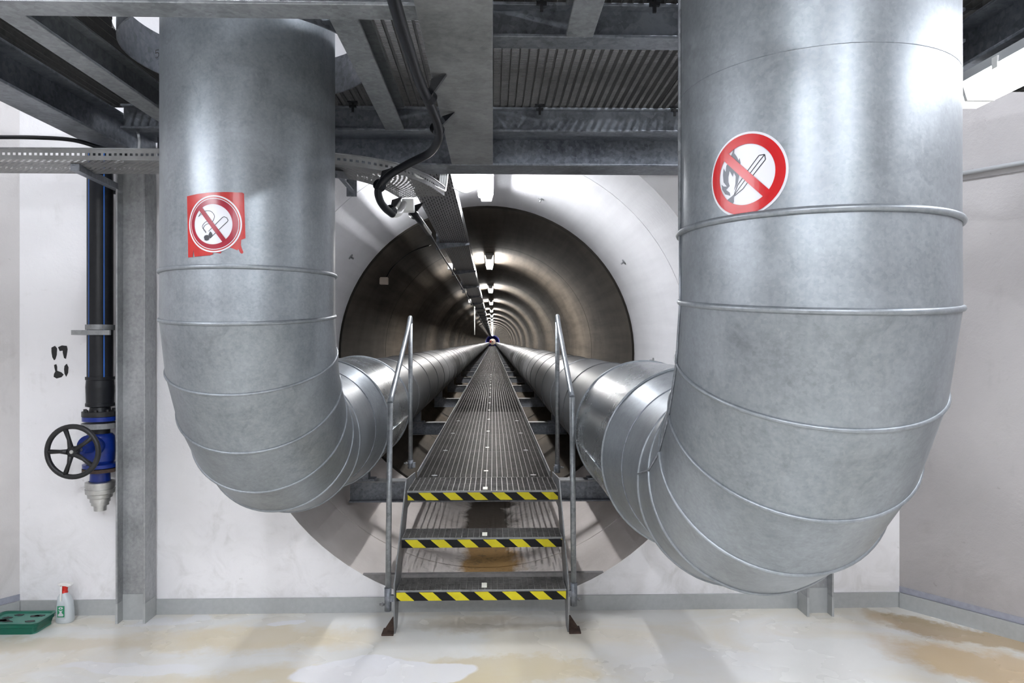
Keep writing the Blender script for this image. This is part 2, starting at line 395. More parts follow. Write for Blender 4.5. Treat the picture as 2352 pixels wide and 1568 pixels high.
def lining_mesh(y0, y1, prof, n=96):
    return MB().lathe((TC[0], 0, TC[1]), (0, 1, 0), prof, n)
SE = D0 * 560 / 480
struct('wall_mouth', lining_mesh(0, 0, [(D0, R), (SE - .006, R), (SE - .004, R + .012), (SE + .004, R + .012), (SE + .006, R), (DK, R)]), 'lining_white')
prof = [(DK, R + .0), (DK, R - .018)]; y = DK + .02
k = 0
while y < 118:
    seg = 2.56
    prof += [(y, R - .018), (y + seg - .012, R - .018), (y + seg - .008, R + .004), (y + seg - .002, R + .004)]
    y += seg; k += 1
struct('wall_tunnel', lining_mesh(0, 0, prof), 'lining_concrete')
struct('wall_tunnel_end', lining_mesh(0, 0, [(y, R - .018), (y + 1, R - .06), (END, R - .06)]), 'lining_pale')
struct('wall_far', MB().prism([(TC[0] + (R + .1) * math.cos(2 * PI * k / 48), END, TC[1] + (R + .1) * math.sin(2 * PI * k / 48)) for k in range(48)], (0, .2, 0)), 'blue_end')
# last bay, coloured blue
ED = MB(); n = 48
ED.lathe((TC[0], 128, TC[1]), (0, 1, 0), [(0, R - .07), (17.9, R - .07)], 48)
struct('wall_blue_bay', ED, 'blue_end')
# plate damming the foot of the mouth
zt = EYE - 532 / F * D0; hb = [(x, z) for x, z in cir if z < zt]
hb.sort(); ch = math.sqrt(R * R - (TC[1] - zt) ** 2)
pts = [(TC[0] - ch, zt)] + hb + [(TC[0] + ch, zt)]
struct('trim_4', MB().prism([(x, D0 - .004, z) for x, z in pts], (0, .03, 0)), 'dam_grey')

# ------------------------------------------------------------------ insulated pipes
r0 = .30
def elbow_pipe(name, label, X, Y0, zh, zb, top, col0, col1, beads, seam_side, signs=None):
    root = thing(name, label, 'pipe', (X, Y0, 1.0))
    Rb = zb - zh; YB = Y0 + Rb; ZB = EYE + zb; n = 72; cz = 1 / math.cos(math.radians(7.5))
    angs = [6, 21.6, 37.2, 52.8, 68.4, 84]
    def joint(deg, r=r0):
        f = math.radians(deg); ring = []
        for k in range(n):
            a = 2 * PI * k / n; e = (Rb + r * math.sin(a)) * (cz if 0 < deg < 90 else 1)
            ring.append(Vector((X + r * math.cos(a), YB - e * math.cos(f), ZB - e * math.sin(f))))
        return ring
    def flat(z, r=r0):
        return [Vector((X + r * math.cos(2 * PI * k / n), Y0 - r * math.sin(2 * PI * k / n), z)) for k in range(n)]
    def upright(y, r=r0):
        return [Vector((X + r * math.cos(2 * PI * k / n), y, EYE + zh - r * math.sin(2 * PI * k / n))) for k in range(n)]
    def loft(mb, A, B): return mb.add(A + B, [(k, (k + 1) % n, n + (k + 1) % n, n + k) for k in range(n)], True)
    def bead(ring, rr=.007, nm='seam_bead', mat='galvanised_sheet'):
        return build(nm, MB().tube(ring, rr, 8, closed=True), mat, root)
    zs = [top] + [EYE + b_ for b_ in beads]
    prev = flat(zs[0])
    for i, z in enumerate(zs[1:]):
        nx = flat(z); build('vertical_casing', loft(MB(), prev, nx), 'galvanised_sheet', root)
        if i == len(zs) - 2 or beads[i] > .2:
            bead([p + Vector((0, 0, 0)) for p in flat(z, r0 + .002)], .0075)
        prev = nx
    js = [joint(a) for a in angs]
    build('vertical_casing', loft(MB(), prev, js[0]), 'galvanised_sheet', root)
    bead(js[0])
    for i in range(len(js) - 1):
        build('elbow_segment', loft(MB(), js[i], js[i + 1]), 'galvanised_sheet', root); bead(js[i + 1], .0055)
    yc = col0 - .20
    build('elbow_outlet', loft(MB(), js[-1], upright(yc)), 'galvanised_sheet', root)
    rc = .337
    build('reducer_cone', loft(MB(), upright(yc), upright(col0, rc)), 'galvanised_sheet', root)
    c_ = build('collar', loft(MB(), upright(col0, rc), upright(col1, rc)), 'galvanised_bright', root, label='shiny wide collar sleeve')
    for y in (col0, col1):
        b_ = build('seam_bead', MB().tube(upright(y, rc + .001), .006, 8, closed=True), 'galvanised_sheet', root)
    build('collar_end', loft(MB(), upright(col1, rc), upright(col1 + .02, r0 + .004)), 'galvanised_bright', root)
    build('seam_bead', MB().tube(upright(yc, r0 + .001), .003, 8, closed=True), 'galvanised_steel', root)
    if X > 0: build('lap_edge', MB().tube(flat(EYE + .575, r0 + .0001), .0008, 5, closed=True), 'galvanised_steel', root)
    # collar lap seam
    a = math.radians(172 if X > 0 else 8)
    q = [Vector((X + (rc + .003) * math.cos(a), y, EYE + zh - (rc + .003) * math.sin(a))) for y in (col0, col1)]
    build('lap_seam', MB().tube(q, .004, 6), 'galvanised_bright', root)
    # long run in the tunnel, joint laps in its own profile
    prof = []; y = col1 + .02; sgn = 0
    while y < 40:
        prof += [(y, r0), (y + .96, r0), (y + .963, r0 + .005), (y + .985, r0 + .005), (y + .988, r0)]; y += 1.0
    while y < END - 4:
        prof += [(y, r0), (y + 4.9, r0), (y + 4.91, r0 + .006), (y + 4.98, r0 + .006)]; y += 5
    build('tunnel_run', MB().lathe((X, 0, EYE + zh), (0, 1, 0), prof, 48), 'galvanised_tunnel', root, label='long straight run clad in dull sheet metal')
    # vertical lock seam with rivets
    a = math.radians(seam_side); sx, sy = X + (r0 + .002) * math.cos(a), Y0 - (r0 + .002) * math.sin(a)
    build('lock_seam', MB().tube([(sx, sy, top), (sx, sy, EYE + beads[-1])], .005, 6), 'galvanised_steel', root)
    a = math.radians(seam_side); pth = [Vector((sx, sy, EYE + beads[-1]))]
    for dg in angs:
        f = math.radians(dg); rr_ = r0 + .002; e = (Rb + rr_ * math.sin(a)) * cz; pth.append(Vector((X + rr_ * math.cos(a), YB - e * math.cos(f), ZB - e * math.sin(f))))
    build('elbow_lock_seam', MB().tube(pth, .0035, 6), 'galvanised_steel', root)
    return root
PRX, PRY = .744, 1.66; PLX, PLY = -.885, 2.65
elbow_pipe('insulated_pipe', 'large silver pipe on the right bending down from the deck into the tunnel', PRX, PRY, -.435, .15, HC, 2.66, 3.52, [.257], 186)
elbow_pipe('insulated_pipe', 'large silver pipe on the left bending down behind the top beam into the tunnel', PLX, PLY, -.435, .15, HC, 3.80, 4.72, [.243], 265)

# ------------------------------------------------------------------ stickers on the pipes
def decal(name, polys, mat, root, cx, cy, rad, ang, z, layer, rot=0):
    """polys are outlines in metres (u right, v up) wrapped round the pipe; ang = where u=0 faces, from straight at the camera side"""
    bm = bmesh.new(); cr, sr = math.cos(rot), math.sin(rot)
    for pl in polys:
        holes = []
        if isinstance(pl, dict): holes = pl['holes']; pl = pl['o']
        es = []
        for loop in [pl] + holes:
            vs = [bm.verts.new((u * cr - v_ * sr, 0, u * sr + v_ * cr)) for u, v_ in loop]
            es += [bm.edges.new((vs[i], vs[(i + 1) % len(vs)])) for i in range(len(vs))]
        bmesh.ops.triangle_fill(bm, use_beauty=True, use_dissolve=False, edges=es, normal=(0, -1, 0))
    for i in range(-14, 15):
        bmesh.ops.bisect_plane(bm, geom=bm.verts[:] + bm.edges[:] + bm.faces[:], dist=1e-6, plane_co=(i * .01, 0, 0), plane_no=(1, 0, 0))
    mb = MB(); rr = rad + .0012 + .0006 * layer; bm.verts.ensure_lookup_table()
    vs = []
    for v_ in bm.verts:
        a = ang + v_.co.x / rad
        vs.append((cx + rr * math.sin(a), cy - rr * math.cos(a), z + v_.co.z))
    mb.add(vs, [tuple(x.index for x in f.verts) for f in bm.faces]); bm.free()
    return build(name, mb, mat, root)
def circ(r, n=64, cx=0, cy=0, s=1, a0=0, a1=2 * PI):
    return [(cx + r * math.cos(a0 + (a1 - a0) * k / n), cy + r * s * math.sin(a0 + (a1 - a0) * k / n)) for k in range(n)]
def ringp(r1, r2): return {'o': circ(r1), 'holes': [circ(r2)]}
def stroke(pts, w, closed=False):
    L = []; Rr = []; n = len(pts)
    for i, p in enumerate(pts):
        a = pts[max(i - 1, 0)]; b_ = pts[min(i + 1, n - 1)]; d = Vector((b_[0] - a[0], b_[1] - a[1])); d.normalize()
        L.append((p[0] - d.y * w / 2, p[1] + d.x * w / 2)); Rr.append((p[0] + d.y * w / 2, p[1] - d.x * w / 2))
    return L + Rr[::-1]
def px2(pts, cx, cy, k, rot=None): return [((x - cx) * k, (cy - y) * k) for x, y in pts]
def smooth2(pts, n=6): return [(p.x, p.y) for p in crom([Vector((a, b_, 0)) for a, b_ in pts], n)]
def barp(r, w, ang):   # slash clipped to the ring's middle circle
    a = math.radians(ang); d = (math.cos(a), math.sin(a)); nn = (-d[1], d[0])
    return [(d[0] * s * r + nn[0] * q * w / 2, d[1] * s * r + nn[1] * q * w / 2) for s, q in ((-1, -1), (1, -1), (1, 1), (-1, 1))]
# left: square torn red sheet, no smoking
sz = ZP(514, 2.351, -.9); sang = math.atan2(-.9024 - PLX, -(2.351 - PLY))
rt = thing('no_smoking_sticker', 'square red sticker with torn lower edge and crossed cigarette on the left pipe', 'sticker', (PLX, PLY - r0, sz))
kk = .88 / 7.84 * 2.327 / F * 1.0    # metres per unit of the close-up
kk = 2.327 / F / 7.84
C0 = (705, 745)
S = lambda pts: px2(pts, C0[0], C0[1], kk)
sheet = [(165, 230), (400, 200), (620, 182), (640, 182), (900, 172), (1200, 172), (1228, 190), (1240, 600), (1252, 995), (1180, 1025), (1175, 1120), (1190, 1180), (1218, 1250), (1195, 1278), (1165, 1262), (1130, 1190),
         (1118, 1218), (1050, 1190), (985, 1168), (940, 1160), (880, 1200), (820, 1215), (845, 1240), (825, 1278), (740, 1265), (680, 1265), (695, 1290), (640, 1310), (330, 1332), (306, 1200), (292, 1336), (192, 1340), (180, 800)]
A_ = dict(root=rt, cx=PLX, cy=PLY, rad=r0, ang=sang, z=sz)
decal('sheet', [S(sheet)], 'sticker_red', layer=0, **A_)
def E(rx, ry, n=72, c=C0): return [(c[0] + rx * math.cos(2 * PI * i / n), c[1] + ry * math.sin(2 * PI * i / n)) for i in range(n)]
decal('white_rim', [{'o': S(E(488, 515)), 'holes': [S(E(462, 488))]}, {'o': S(E(442, 466)), 'holes': [S(E(430, 452))]}], 'sticker_white', layer=1, **A_)
decal('white_disc', [S(E(360, 376, c=(690, 752)))], 'sticker_white', layer=1, **A_)
decal('red_ring', [{'o': S(E(430, 450)), 'holes': [S(E(348, 362, c=(685, 752)))]}], 'sticker_darkred', layer=2, **A_)
decal('cigarette', [S(q) for q in [stroke([(735, 760), (860, 632), (890, 617), (935, 635), (958, 680), (948, 705), (640, 1005)], 12), stroke([(610, 880), (740, 755)], 10),
                                    stroke(smooth2([(415, 615), (470, 545), (560, 513), (650, 520), (710, 580), (715, 640), (680, 715)]), 11), stroke(smooth2([(415, 615), (460, 580), (520, 565)]), 8),
                                    stroke(smooth2([(640, 690), (560, 710), (500, 770), (500, 820), (550, 870), (565, 910)]), 10), stroke(smooth2([(640, 740), (570, 755), (520, 800), (520, 850), (555, 900)]), 9)]], 'sticker_black', layer=2, **A_)
decal('ember', [S([(525, 985), (540, 955), (580, 945), (610, 950), (630, 1000), (610, 1040), (575, 1050), (540, 1040)]), S([(612, 940), (640, 880), (672, 905), (685, 950), (640, 1000), (620, 985)])], 'sticker_black', layer=3, **A_)
decal('slash', [S([(425, 485), (485, 440), (925, 1025), (860, 1070)])], 'sticker_darkred', layer=4, **A_)
# right: round open flame prohibition
SRX, SRY = .5247, 1.454; sz = ZP(399, SRY, SRX); sang = math.atan2(SRX - PRX, -(SRY - PRY)) - .032
rt = thing('no_open_flame_sticker', 'round white and red sticker with crossed burning match on the right pipe', 'sticker', (SRX, SRY, sz))
A_ = dict(root=rt, cx=PRX, cy=PRY, rad=r0, ang=sang, z=sz)
RS = .087
decal('white_disc', [circ(RS)], 'sticker_white', layer=0, **A_)
decal('red_ring', [{'o': circ(RS * .945), 'holes': [circ(RS * .715)]}], 'sign_red', layer=2, **A_)
decal('slash', [barp(RS * .80, RS * .20, -45)], 'sign_red', layer=3, **A_)
def sm(pts, k=RS): return [(a * k, b_ * k) for a, b_ in pts]
# the match (thin outline) and flame
decal('match_stick', [sm(stroke([p, q], .022)) for p, q in (((-.30, -.45), (-.20, -.22)), ((-.20, -.22), (.34, .39)), ((.34, .39), (.47, .39)), ((.47, .39), (.49, .27)), ((.49, .27), (-.06, -.33)), ((-.06, -.33), (-.28, -.46)), ((-.29, -.44), (-.16, -.30)), ((-.16, -.30), (.46, .38)))], 'sticker_black', layer=1, **A_)
decal('match_head', [sm([(-.30, -.42), (-.36, -.46), (-.48, -.52), (-.50, -.62), (-.44, -.69), (-.35, -.68), (-.30, -.60), (-.30, -.50), (-.27, -.45)])], 'sticker_grey', layer=1, **A_)
decal('flame', [sm([(-.40, -.44), (-.55, -.38), (-.64, -.25), (-.66, -.12), (-.60, -.18), (-.50, -.20), (-.60, -.08), (-.62, .10), (-.60, .26), (-.54, .16), (-.52, .30), (-.42, .42), (-.36, .56), (-.28, .70), (-.29, .56), (-.22, .46), (-.17, .36), (-.15, .42), (-.12, .30), (-.14, .12), (-.16, -.02), (-.20, -.18), (-.30, -.34),
                    (-.26, -.18), (-.25, 0), (-.30, .10), (-.33, .0), (-.42, .16), (-.46, .02), (-.46, -.10), (-.42, -.20), (-.52, -.28), (-.42, -.36)])], 'sticker_grey', layer=1, **A_)

# ------------------------------------------------------------------ stair
CX = -.054; W = .85
zs_ = [.209, .406, .598]     # tread tops above the floor
ys_ = [3.47, 3.67, 3.896]
cz = lambda Y: None
def grate_mb(x0, x1, y0, y1, zt_, h=.03, px=.0315, py=.0105, th=.003, hole=None, hx=None, deep='y'):
    """bearing bars along y at pitch px and thin rods along x at pitch py, plus frame; hole=(cx,cy,r)"""
    mb = MB(); n = max(1, round((x1 - x0) / px))
    def spans(a, b_, fixed, axis):
        if not hole: return [(a, b_)]
        cx, cy, r = hole; d = fixed - (cx if axis == 'y' else cy)
        if abs(d) >= r: return [(a, b_)]
        q = math.sqrt(r * r - d * d); c = cy if axis == 'y' else cx; o = []
        if c - q > a: o.append((a, min(b_, c - q)))
        if c + q < b_: o.append((max(a, c + q), b_))
        return [s for s in o if s[1] - s[0] > .004]
    for i in range(n + 1):
        x = x0 + (x1 - x0) * i / n; x = min(max(x, x0 + th / 2), x1 - th / 2)
        for a, b_ in spans(y0, y1, x, 'y'): mb.box(x - th / 2, x + th / 2, a, b_, zt_ - h, zt_)
    n = max(1, round((y1 - y0) / py))
    for i in range(n + 1):
        y = y0 + (y1 - y0) * i / n; y = min(max(y, y0 + .001), y1 - .001)
        e = i in (0, n)
        for a, b_ in spans(x0, x1, y, 'x'): mb.box(a, b_, y - (.0015 if e else .0009), y + (.0015 if e else .0009), zt_ - (h if e else (hx or .010)), zt_ - (.0 if e else .0005))
    return mb
st = thing('metal_stair', 'three step galvanised stair with grating treads in front of the tunnel mouth', 'stairs', (CX, 3.45, 0))
SX = W / 2 - .012
for i, (zt_, y0) in enumerate(zip(zs_, ys_)):
    y1 = y0 + .19
    wd = SX - .004
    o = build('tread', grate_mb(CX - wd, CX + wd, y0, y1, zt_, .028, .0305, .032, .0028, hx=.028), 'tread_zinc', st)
    build('nosing', MB().box(CX - wd, CX + wd, y0 - .006, y0 - .0015, zt_ - .006, zt_ + .003), 'weathered_zinc', st)
    build('hazard_strip', MB().box(CX - wd + .004 * (i == 2), CX + wd - .002, y0 - .0095, y0 - .0045, zt_ - .046, zt_ - .0065), 'hazard_tape', st, label='yellow and black striped tape')
    build('marker_tag', MB().box(CX + .012 - .013, CX + .012 + .013, y0 + .03, y0 + .095, zt_ + .0005, zt_ + .0035), 'cream_tape', st)
PZ = EYE - .814
build('landing_grate', grate_mb(CX - SX + .004, CX + SX - .004, 4.092, 4.308, PZ, .028, .0305, .036, .0028, hx=.028), 'tread_zinc', st)
for sgn in (-1, 1):
    x = CX + sgn * (SX + .006); xo = x + sgn * .003
    # stringer: leaning plate from the floor to the platform, folded level at the top
    out_ = [(3.475, .0), (3.555, .0), (3.60, .10), (3.985, PZ - .105), (4.38, PZ - .105), (4.38, PZ + .02), (3.935, PZ + .062), (3.875, PZ + .01), (3.455, .24), (3.45, .12)]
    build('stringer', MB().prism([(x - .003, y, z) for y, z in out_], (.006, 0, 0)), 'weathered_zinc', st)
    build('foot_bracket', MB().prism([(x + sgn * .003, 3.49, .0), (x + sgn * .055, 3.49, 0), (x + sgn * .055, 3.49, .01), (x + sgn * .012, 3.49, .075), (x + sgn * .003, 3.49, .075)], (0, .006, 0)).box(min(x + sgn * .003, x + sgn * .06), max(x + sgn * .003, x + sgn * .06), 3.45, 3.53, 0, .008), 'rust_brown', st, label='rusty foot bracket')
# handrails
for sgn, nm in ((1, 'right'), (-1, 'left')):
    if sgn > 0: a, b_, c_, d = P(1318, 1390, Y=3.455), P(1314, 912, Y=3.47), P(1280, 728, Y=4.29), P(1280, 1085, Y=4.29)
    else: a, b_, c_, d = P(891, 1402, Y=3.455), P(896, 925, Y=3.47), P(943, 731, Y=4.39), P(943, 1075, Y=4.39)
    xs_ = CX + sgn * (SX + .025)
    hr = thing('handrail', 'galvanised tube handrail on the %s side of the stair' % nm, 'handrail', (a.x, a.y, a.z))
    build('lower_post', MB().tube([a, b_], .0135, 14), 'joist_zinc', hr)
    build('upper_post', MB().tube([d, c_ + Vector((0, -.005, -.03))], .0135, 14), 'joist_zinc', hr)
    top = crom([c_ + Vector((0, -.005, -.03)), c_ + Vector((0, -.01, .0)), c_ + Vector((0, -.035, -.003)), b_ + (c_ - b_) * .85, b_ + (c_ - b_) * .3, b_], 6)
    build('rail', MB().tube(top, .0135, 14), 'galvanised_sheet', hr)
    for p, h in ((a, .11), (d, .05)):
        build('sleeve', MB().tube([p, p + Vector((0, 0, h))], .0165, 14), 'galvanised_steel', hr)
        q = p + Vector((0, 0, .03))
        build('bolt', MB().tube([q + Vector((sgn * .014, 0, 0)), q + Vector((sgn * .04, 0, 0))], .005, 6).tube([q + Vector((sgn * .022, 0, 0)), q + Vector((sgn * .029, 0, 0))], .009, 6), 'weathered_zinc', hr)
    for p, h in ((a, .06), (d, .02)): build('standoff', MB().obox((xs_ - sgn * .02, p.y, p.z + h), (p.x, p.y, p.z + h), .02, .03), 'galvanised_steel', hr)

# ------------------------------------------------------------------ walkway in the tunnel
WH = .398
GY = 4.315; PL = 1.0
wk = thing('walkway_frame', 'pair of long steel edge bars carrying the tunnel walkway gratings', 'frame', (CX, GY, PZ))
for sgn in (-1, 1):
    build('edge_bar', MB().box(*(sorted((CX + sgn * (WH + .003), CX + sgn * (WH + .009)))), 4.385, END - 1, PZ - .06, PZ + .022), 'weathered_zinc', wk)
def panel(L, py, px=.0315):
    mb = grate_mb(CX - WH, CX + WH, 0, L - .006, 0, .03, px, py, hx=.012); return mb
proto = {}
words = ['nearest the stair', 'second in from the stair', 'third in from the stair', 'fourth in from the stair', 'fifth in from the stair', 'sixth in from the stair']
y = GY; i = 0
while y < END - 1.2:
    kind = 0 if i < 4 else (1 if i < 14 else 2); L = 1.0 if kind < 2 else 5.0
    if kind == 0 and kind not in proto:
        g = thing('grating_panel', 'x', 'grating', (0, y, PZ)); ORG[g.name] = Vector((0, 0, 0))
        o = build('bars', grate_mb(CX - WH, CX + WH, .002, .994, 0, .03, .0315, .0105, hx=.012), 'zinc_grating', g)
        build('marker_tag', MB().box(CX - .002, CX + .024, .19, .215, .0005, .003), 'cream_tape', g)
        for sx in (-1, 1): build('saddle_clip', MB().lathe((CX + sx * .30, .05, .0005), (0, 0, 1), [(0, .018), (.003, .018), (.003, .0)], 16), 'weathered_zinc', g)
        proto[kind] = g; cur = g
    elif kind not in proto:
        g = thing('grating_panel', 'x', 'grating', (0, y, PZ)); ORG[g.name] = Vector((0, 0, 0))
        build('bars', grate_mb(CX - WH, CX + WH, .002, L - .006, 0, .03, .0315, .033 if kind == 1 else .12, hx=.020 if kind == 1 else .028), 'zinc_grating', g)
        if kind == 1: build('marker_tag', MB().box(CX - .002, CX + .024, .19, .215, .0005, .003), 'cream_tape', g)
        proto[kind] = g; cur = g
    else: cur = dup(proto[kind], (0, y, PZ))
    cur['label'] = ('grating panel of the tunnel walkway, ' + words[i]) if i < 6 else ('grating panel of the tunnel walkway, far beyond the sixth panel from the stair')
    cur['group'] = 'walkway grating panels in the tunnel'
    y += L; i += 1
# cross beams under walkway and pipes
zbm = .88; bz = EYE - zbm; first = None
bw = ['nearest the stair', 'second in from the stair', 'third in from the stair', 'fourth in from the stair', 'fifth in from the stair']
k = 0; y = 5.22 * zbm; zh_ = EYE - .435
while y < END - 6:
    if first is None:
        half = math.sqrt((R - .02) ** 2 - (TC[1] - bz + .14) ** 2)
        g = thing('cross_beam', 'x', 'beam', (TC[0], y, bz)); ORG[g.name] = Vector((TC[0], 0, bz))
        x0, x1 = TC[0] - half, TC[0] + half
        build('top_flange', MB().box(x0, x1, -.05, .05, bz - .008, bz), 'weathered_zinc', g)
        build('web', MB().box(x0, x1, -.003, .003, bz - .125, bz - .008), 'galvanised_steel', g)
        build('bottom_flange', MB().box(x0, x1, -.05, .05, bz - .133, bz - .125), 'galvanised_steel', g)
        for X in (PRX, PLX):
            h = zh_ - r0 - bz
            build('pipe_saddle', MB().box(X - .10, X + .10, -.04, .04, bz, bz + h + .004).box(X - .14, X + .14, -.045, .045, bz, bz + .012), 'galvanised_steel', g)
        for sx in (-1, 1): build('riser', MB().box(CX + sx * WH - .02, CX + sx * WH + .02, -.02, .02, bz, PZ - .031), 'galvanised_steel', g)
        first = g; cur = g
    else: cur = dup(first, (TC[0], y, bz))
    cur['label'] = 'steel cross beam under the tunnel walkway and pipes, ' + (bw[k] if k < 5 else 'far beyond the fifth from the stair')
    cur['group'] = 'cross beams along the tunnel'
    y += 3.73 * zbm; k += 1

# ------------------------------------------------------------------ steel deck overhead
def ibeam(name, label, a, b_, wd, h, tw=.007, tf=.010, mat='galvanised_steel', bolts=None, orient='h', group=None):
    """a,b: centres of the underside (world, z = underside) at each end"""
    a = Vector(a); b_ = Vector(b_); d = (b_ - a).normalized(); sd = d.cross(Vector((0, 0, 1))).normalized()
    g = thing(name, label, 'beam', a, group); U = Vector((0, 0, 1))
    build('bottom_flange', MB().obox(a + U * tf / 2, b_ + U * tf / 2, wd, tf), mat, g, bevel=.002)
    build('web', MB().obox(a + U * h / 2, b_ + U * h / 2, tw, h - 2 * tf), mat, g)
    build('top_flange', MB().obox(a + U * (h - tf / 2), b_ + U * (h - tf / 2), wd, tf), mat, g, bevel=.002)
    if bolts:
        for t_, hh in bolts:
            p = a + (b_ - a) * t_ + U * hh
            mb = MB()
            mb.lathe(p - sd * 0, sd, [(tw / 2, .021), (tw / 2 + .003, .021), (tw / 2 + .003, 0)], 20).lathe(p, sd, [(tw / 2 + .003, .013), (tw / 2 + .014, .013), (tw / 2 + .014, 0)], 6, False)
            build('bolt', mb, 'weathered_zinc', g)
    return g
ZB_ = EYE + .86; ZS = EYE + .95; ZA = EYE + .93
ibeam('steel_beam', 'broad steel beam running overhead towards the tunnel, left of the lamp', (-.10, .3, ZB_), (-.10, 3.50, ZB_), .20, .19, mat='weathered_zinc')
ibeam('steel_beam', 'steel beam across the top above the tunnel mouth', (-1.66, 3.605, ZB_), (1.60, 3.605, ZB_), .19, .16)
ibeam('steel_beam', 'foremost cross beam passing in front of the left pipe top', (-1.66, 2.043, ZA), (-.20, 2.043, ZA), .092, .13, mat='joist_zinc', bolts=[(.684, .045), (.718, .045), (.200, .045), (.230, .045)])
ibeam('steel_beam', 'short cross beam between the broad beam and the right pipe, nearest', (.0, 2.285, ZS), (1.5, 2.285, ZS), .092, .11)
ibeam('steel_beam', 'slim cross beam just in front of the beam above the tunnel mouth, right half', (.0, 3.28, ZS), (1.5, 3.28, ZS), .068, .11)
ibeam('steel_beam', 'slim cross beam behind the left pipe, left of the broad beam', (-1.66, 3.28, ZS), (-.20, 3.28, ZS), .068, .11)
ibeam('steel_beam', 'pale steel joist at upper left, left of the left pipe', (-1.405, 2.09, ZS), (-1.405, 3.245, ZS), .085, .11, mat='joist_zinc')
ibeam('steel_beam', 'grey steel joist right of the left pipe top', (-.44, 2.09, ZS), (-.44, 3.245, ZS), .085, .11, mat='joist_zinc')
ibeam('steel_beam', 'short steel joist at the top between broad beam and right pipe', (.27, .6, ZS), (.27, 2.238, ZS), .085, .11, mat='joist_zinc')
ibeam('steel_beam', 'heavy beam at far left above the black pipe', (-1.735, .2, EYE + .88), (-1.735, 3.74, EYE + .88), .14, .15)
ibeam('steel_beam', 'heavy beam at far right above the strip lamp', (1.575, .2, EYE + .88), (1.575, 3.74, EYE + .88), .14, .15)
# extra transverse joists at far right beyond the pipe
ibeam('steel_beam', 'short dark joist at far upper right beyond the heavy beam', (1.65, 2.5, ZS), (2.6, 2.5, ZS), .08, .11)
gz = EYE + 1.092
def deckpanel(label, x0, x1, y0, y1, hole=None, clips=()):
    g = thing('grating_panel', label, 'grating', ((x0 + x1) / 2, y0, gz - .03), 'deck grating panels overhead')
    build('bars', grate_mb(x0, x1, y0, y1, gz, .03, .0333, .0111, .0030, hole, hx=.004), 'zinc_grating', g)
    for cx, cy in clips:
        build('clip', MB().box(cx - .022, cx + .022, cy - .012, cy + .012, gz - .036, gz - .030).box(cx - .005, cx + .005, cy - .005, cy + .005, gz - .075, gz - .036).box(cx - .016, cx + .016, cy - .006, cy + .006, gz - .055, gz - .045), 'black_iron', g)
HL = (PLX, PLY, .445); HR = (PRX, PRY, .36)
deckpanel('deck grating panel between broad beam and right pipe, over the rear bay', .0, .745, 2.26, 3.31, HR, [(.21, 3.22)])
deckpanel('deck grating panel behind the right pipe', .75, 1.565, 2.26, 3.31, HR, [(.82, 3.22)])
deckpanel('deck grating panel at the very top between broad beam and right pipe', .0, .745, .9, 2.255, HR, [(.15, 2.21), (.50, 2.21)])
deckpanel('deck grating panel in front and right of the right pipe', .75, 1.565, .9, 2.255, HR)
deckpanel('deck grating panel right of the left pipe, beside the broad beam', -.88, -.2, 2.0, 3.31, HL, [(-.62, 3.2)])
deckpanel('deck grating panel left of the left pipe', -1.80, -.885, 2.0, 3.31, HL, [(-1.25, 3.2)])
deckpanel('deck grating panel at far upper left beyond the heavy beam', -2.5, -1.81, 1.6, 3.0)
deckpanel('deck grating panel at far upper right beyond the heavy beam', 1.58, 2.4, 1.6, 3.0)
deckpanel('deck grating panel above the left front bay', -1.66, -.2, .9, 1.98)
# round toe plate at the left pipe opening
tr = thing('toe_ring', 'round steel toe ring encircling the left pipe at deck level', 'ring', (PLX, PLY, gz))
build('band', MB().lathe((PLX, PLY, 0), (0, 0, 1), [(gz - .06, .425), (gz + .09, .425), (gz + .09, .431), (gz - .06, .431), (gz - .06, .425)], 64), 'galvanised_steel', tr)
q_ = ray(361, 124); dd = math.hypot(q_.x, q_.y); ux, uy = q_.x / dd, q_.y / dd; pb = PLX * ux + PLY * uy; pc = PLX ** 2 + PLY ** 2 - .431 ** 2; tt = pb - math.sqrt(pb * pb - pc)
hx_, hy_ = ux * tt, uy * tt; hz_ = EYE + q_.z / dd * tt
decal('numeral', [[(a * .001, b_ * .001) for a, b_ in stroke(p, 2.6)] for p in ([(7, 12), (-4, 12)], [(-4, 13), (-5, 2)], smooth2([(-6, 2), (1, 4), (7, 0), (6, -8), (0, -12), (-6, -10)]))], 'black_paint', 0 or tr, PLX, PLY, .431, math.atan2(hx_ - PLX, -(hy_ - PLY)), hz_, 0)
# columns
def column(name, label, x0, x1, y0, y1, ztop):
    g = thing(name, label, 'column', ((x0 + x1) / 2, (y0 + y1) / 2, 0))
    build('flange', MB().box(x0, x0 + .009, y0, y1, 0, ztop), 'column_zinc', g, bevel=.0015)
    build('flange', MB().box(x1 - .009, x1, y0, y1, 0, ztop), 'column_zinc', g, bevel=.0015)
    ym = (y0 + y1) / 2; build('web', MB().box(x0 + .009, x1 - .009, ym - .003, ym + .003, 0, ztop), 'column_zinc', g)
    build('painted_foot', MB().box(x0 + .009, x1 - .009, ym - .006, ym - .003, .0, .13).box(x0 - .001, x0 + .010, y0 - .001, y1 + .0, 0, .10).box(x1 - .010, x1 + .001, y0 - .001, y1, 0, .10), 'board_grey', g)
column('steel_column', 'galvanised column standing right of the black pipe and valve', -1.880, -1.735, 3.632, 3.748, EYE + .86)
column('steel_column', 'galvanised column against the wall behind the right pipe elbow', 1.608, 1.745, 3.632, 3.748, EYE + .86)

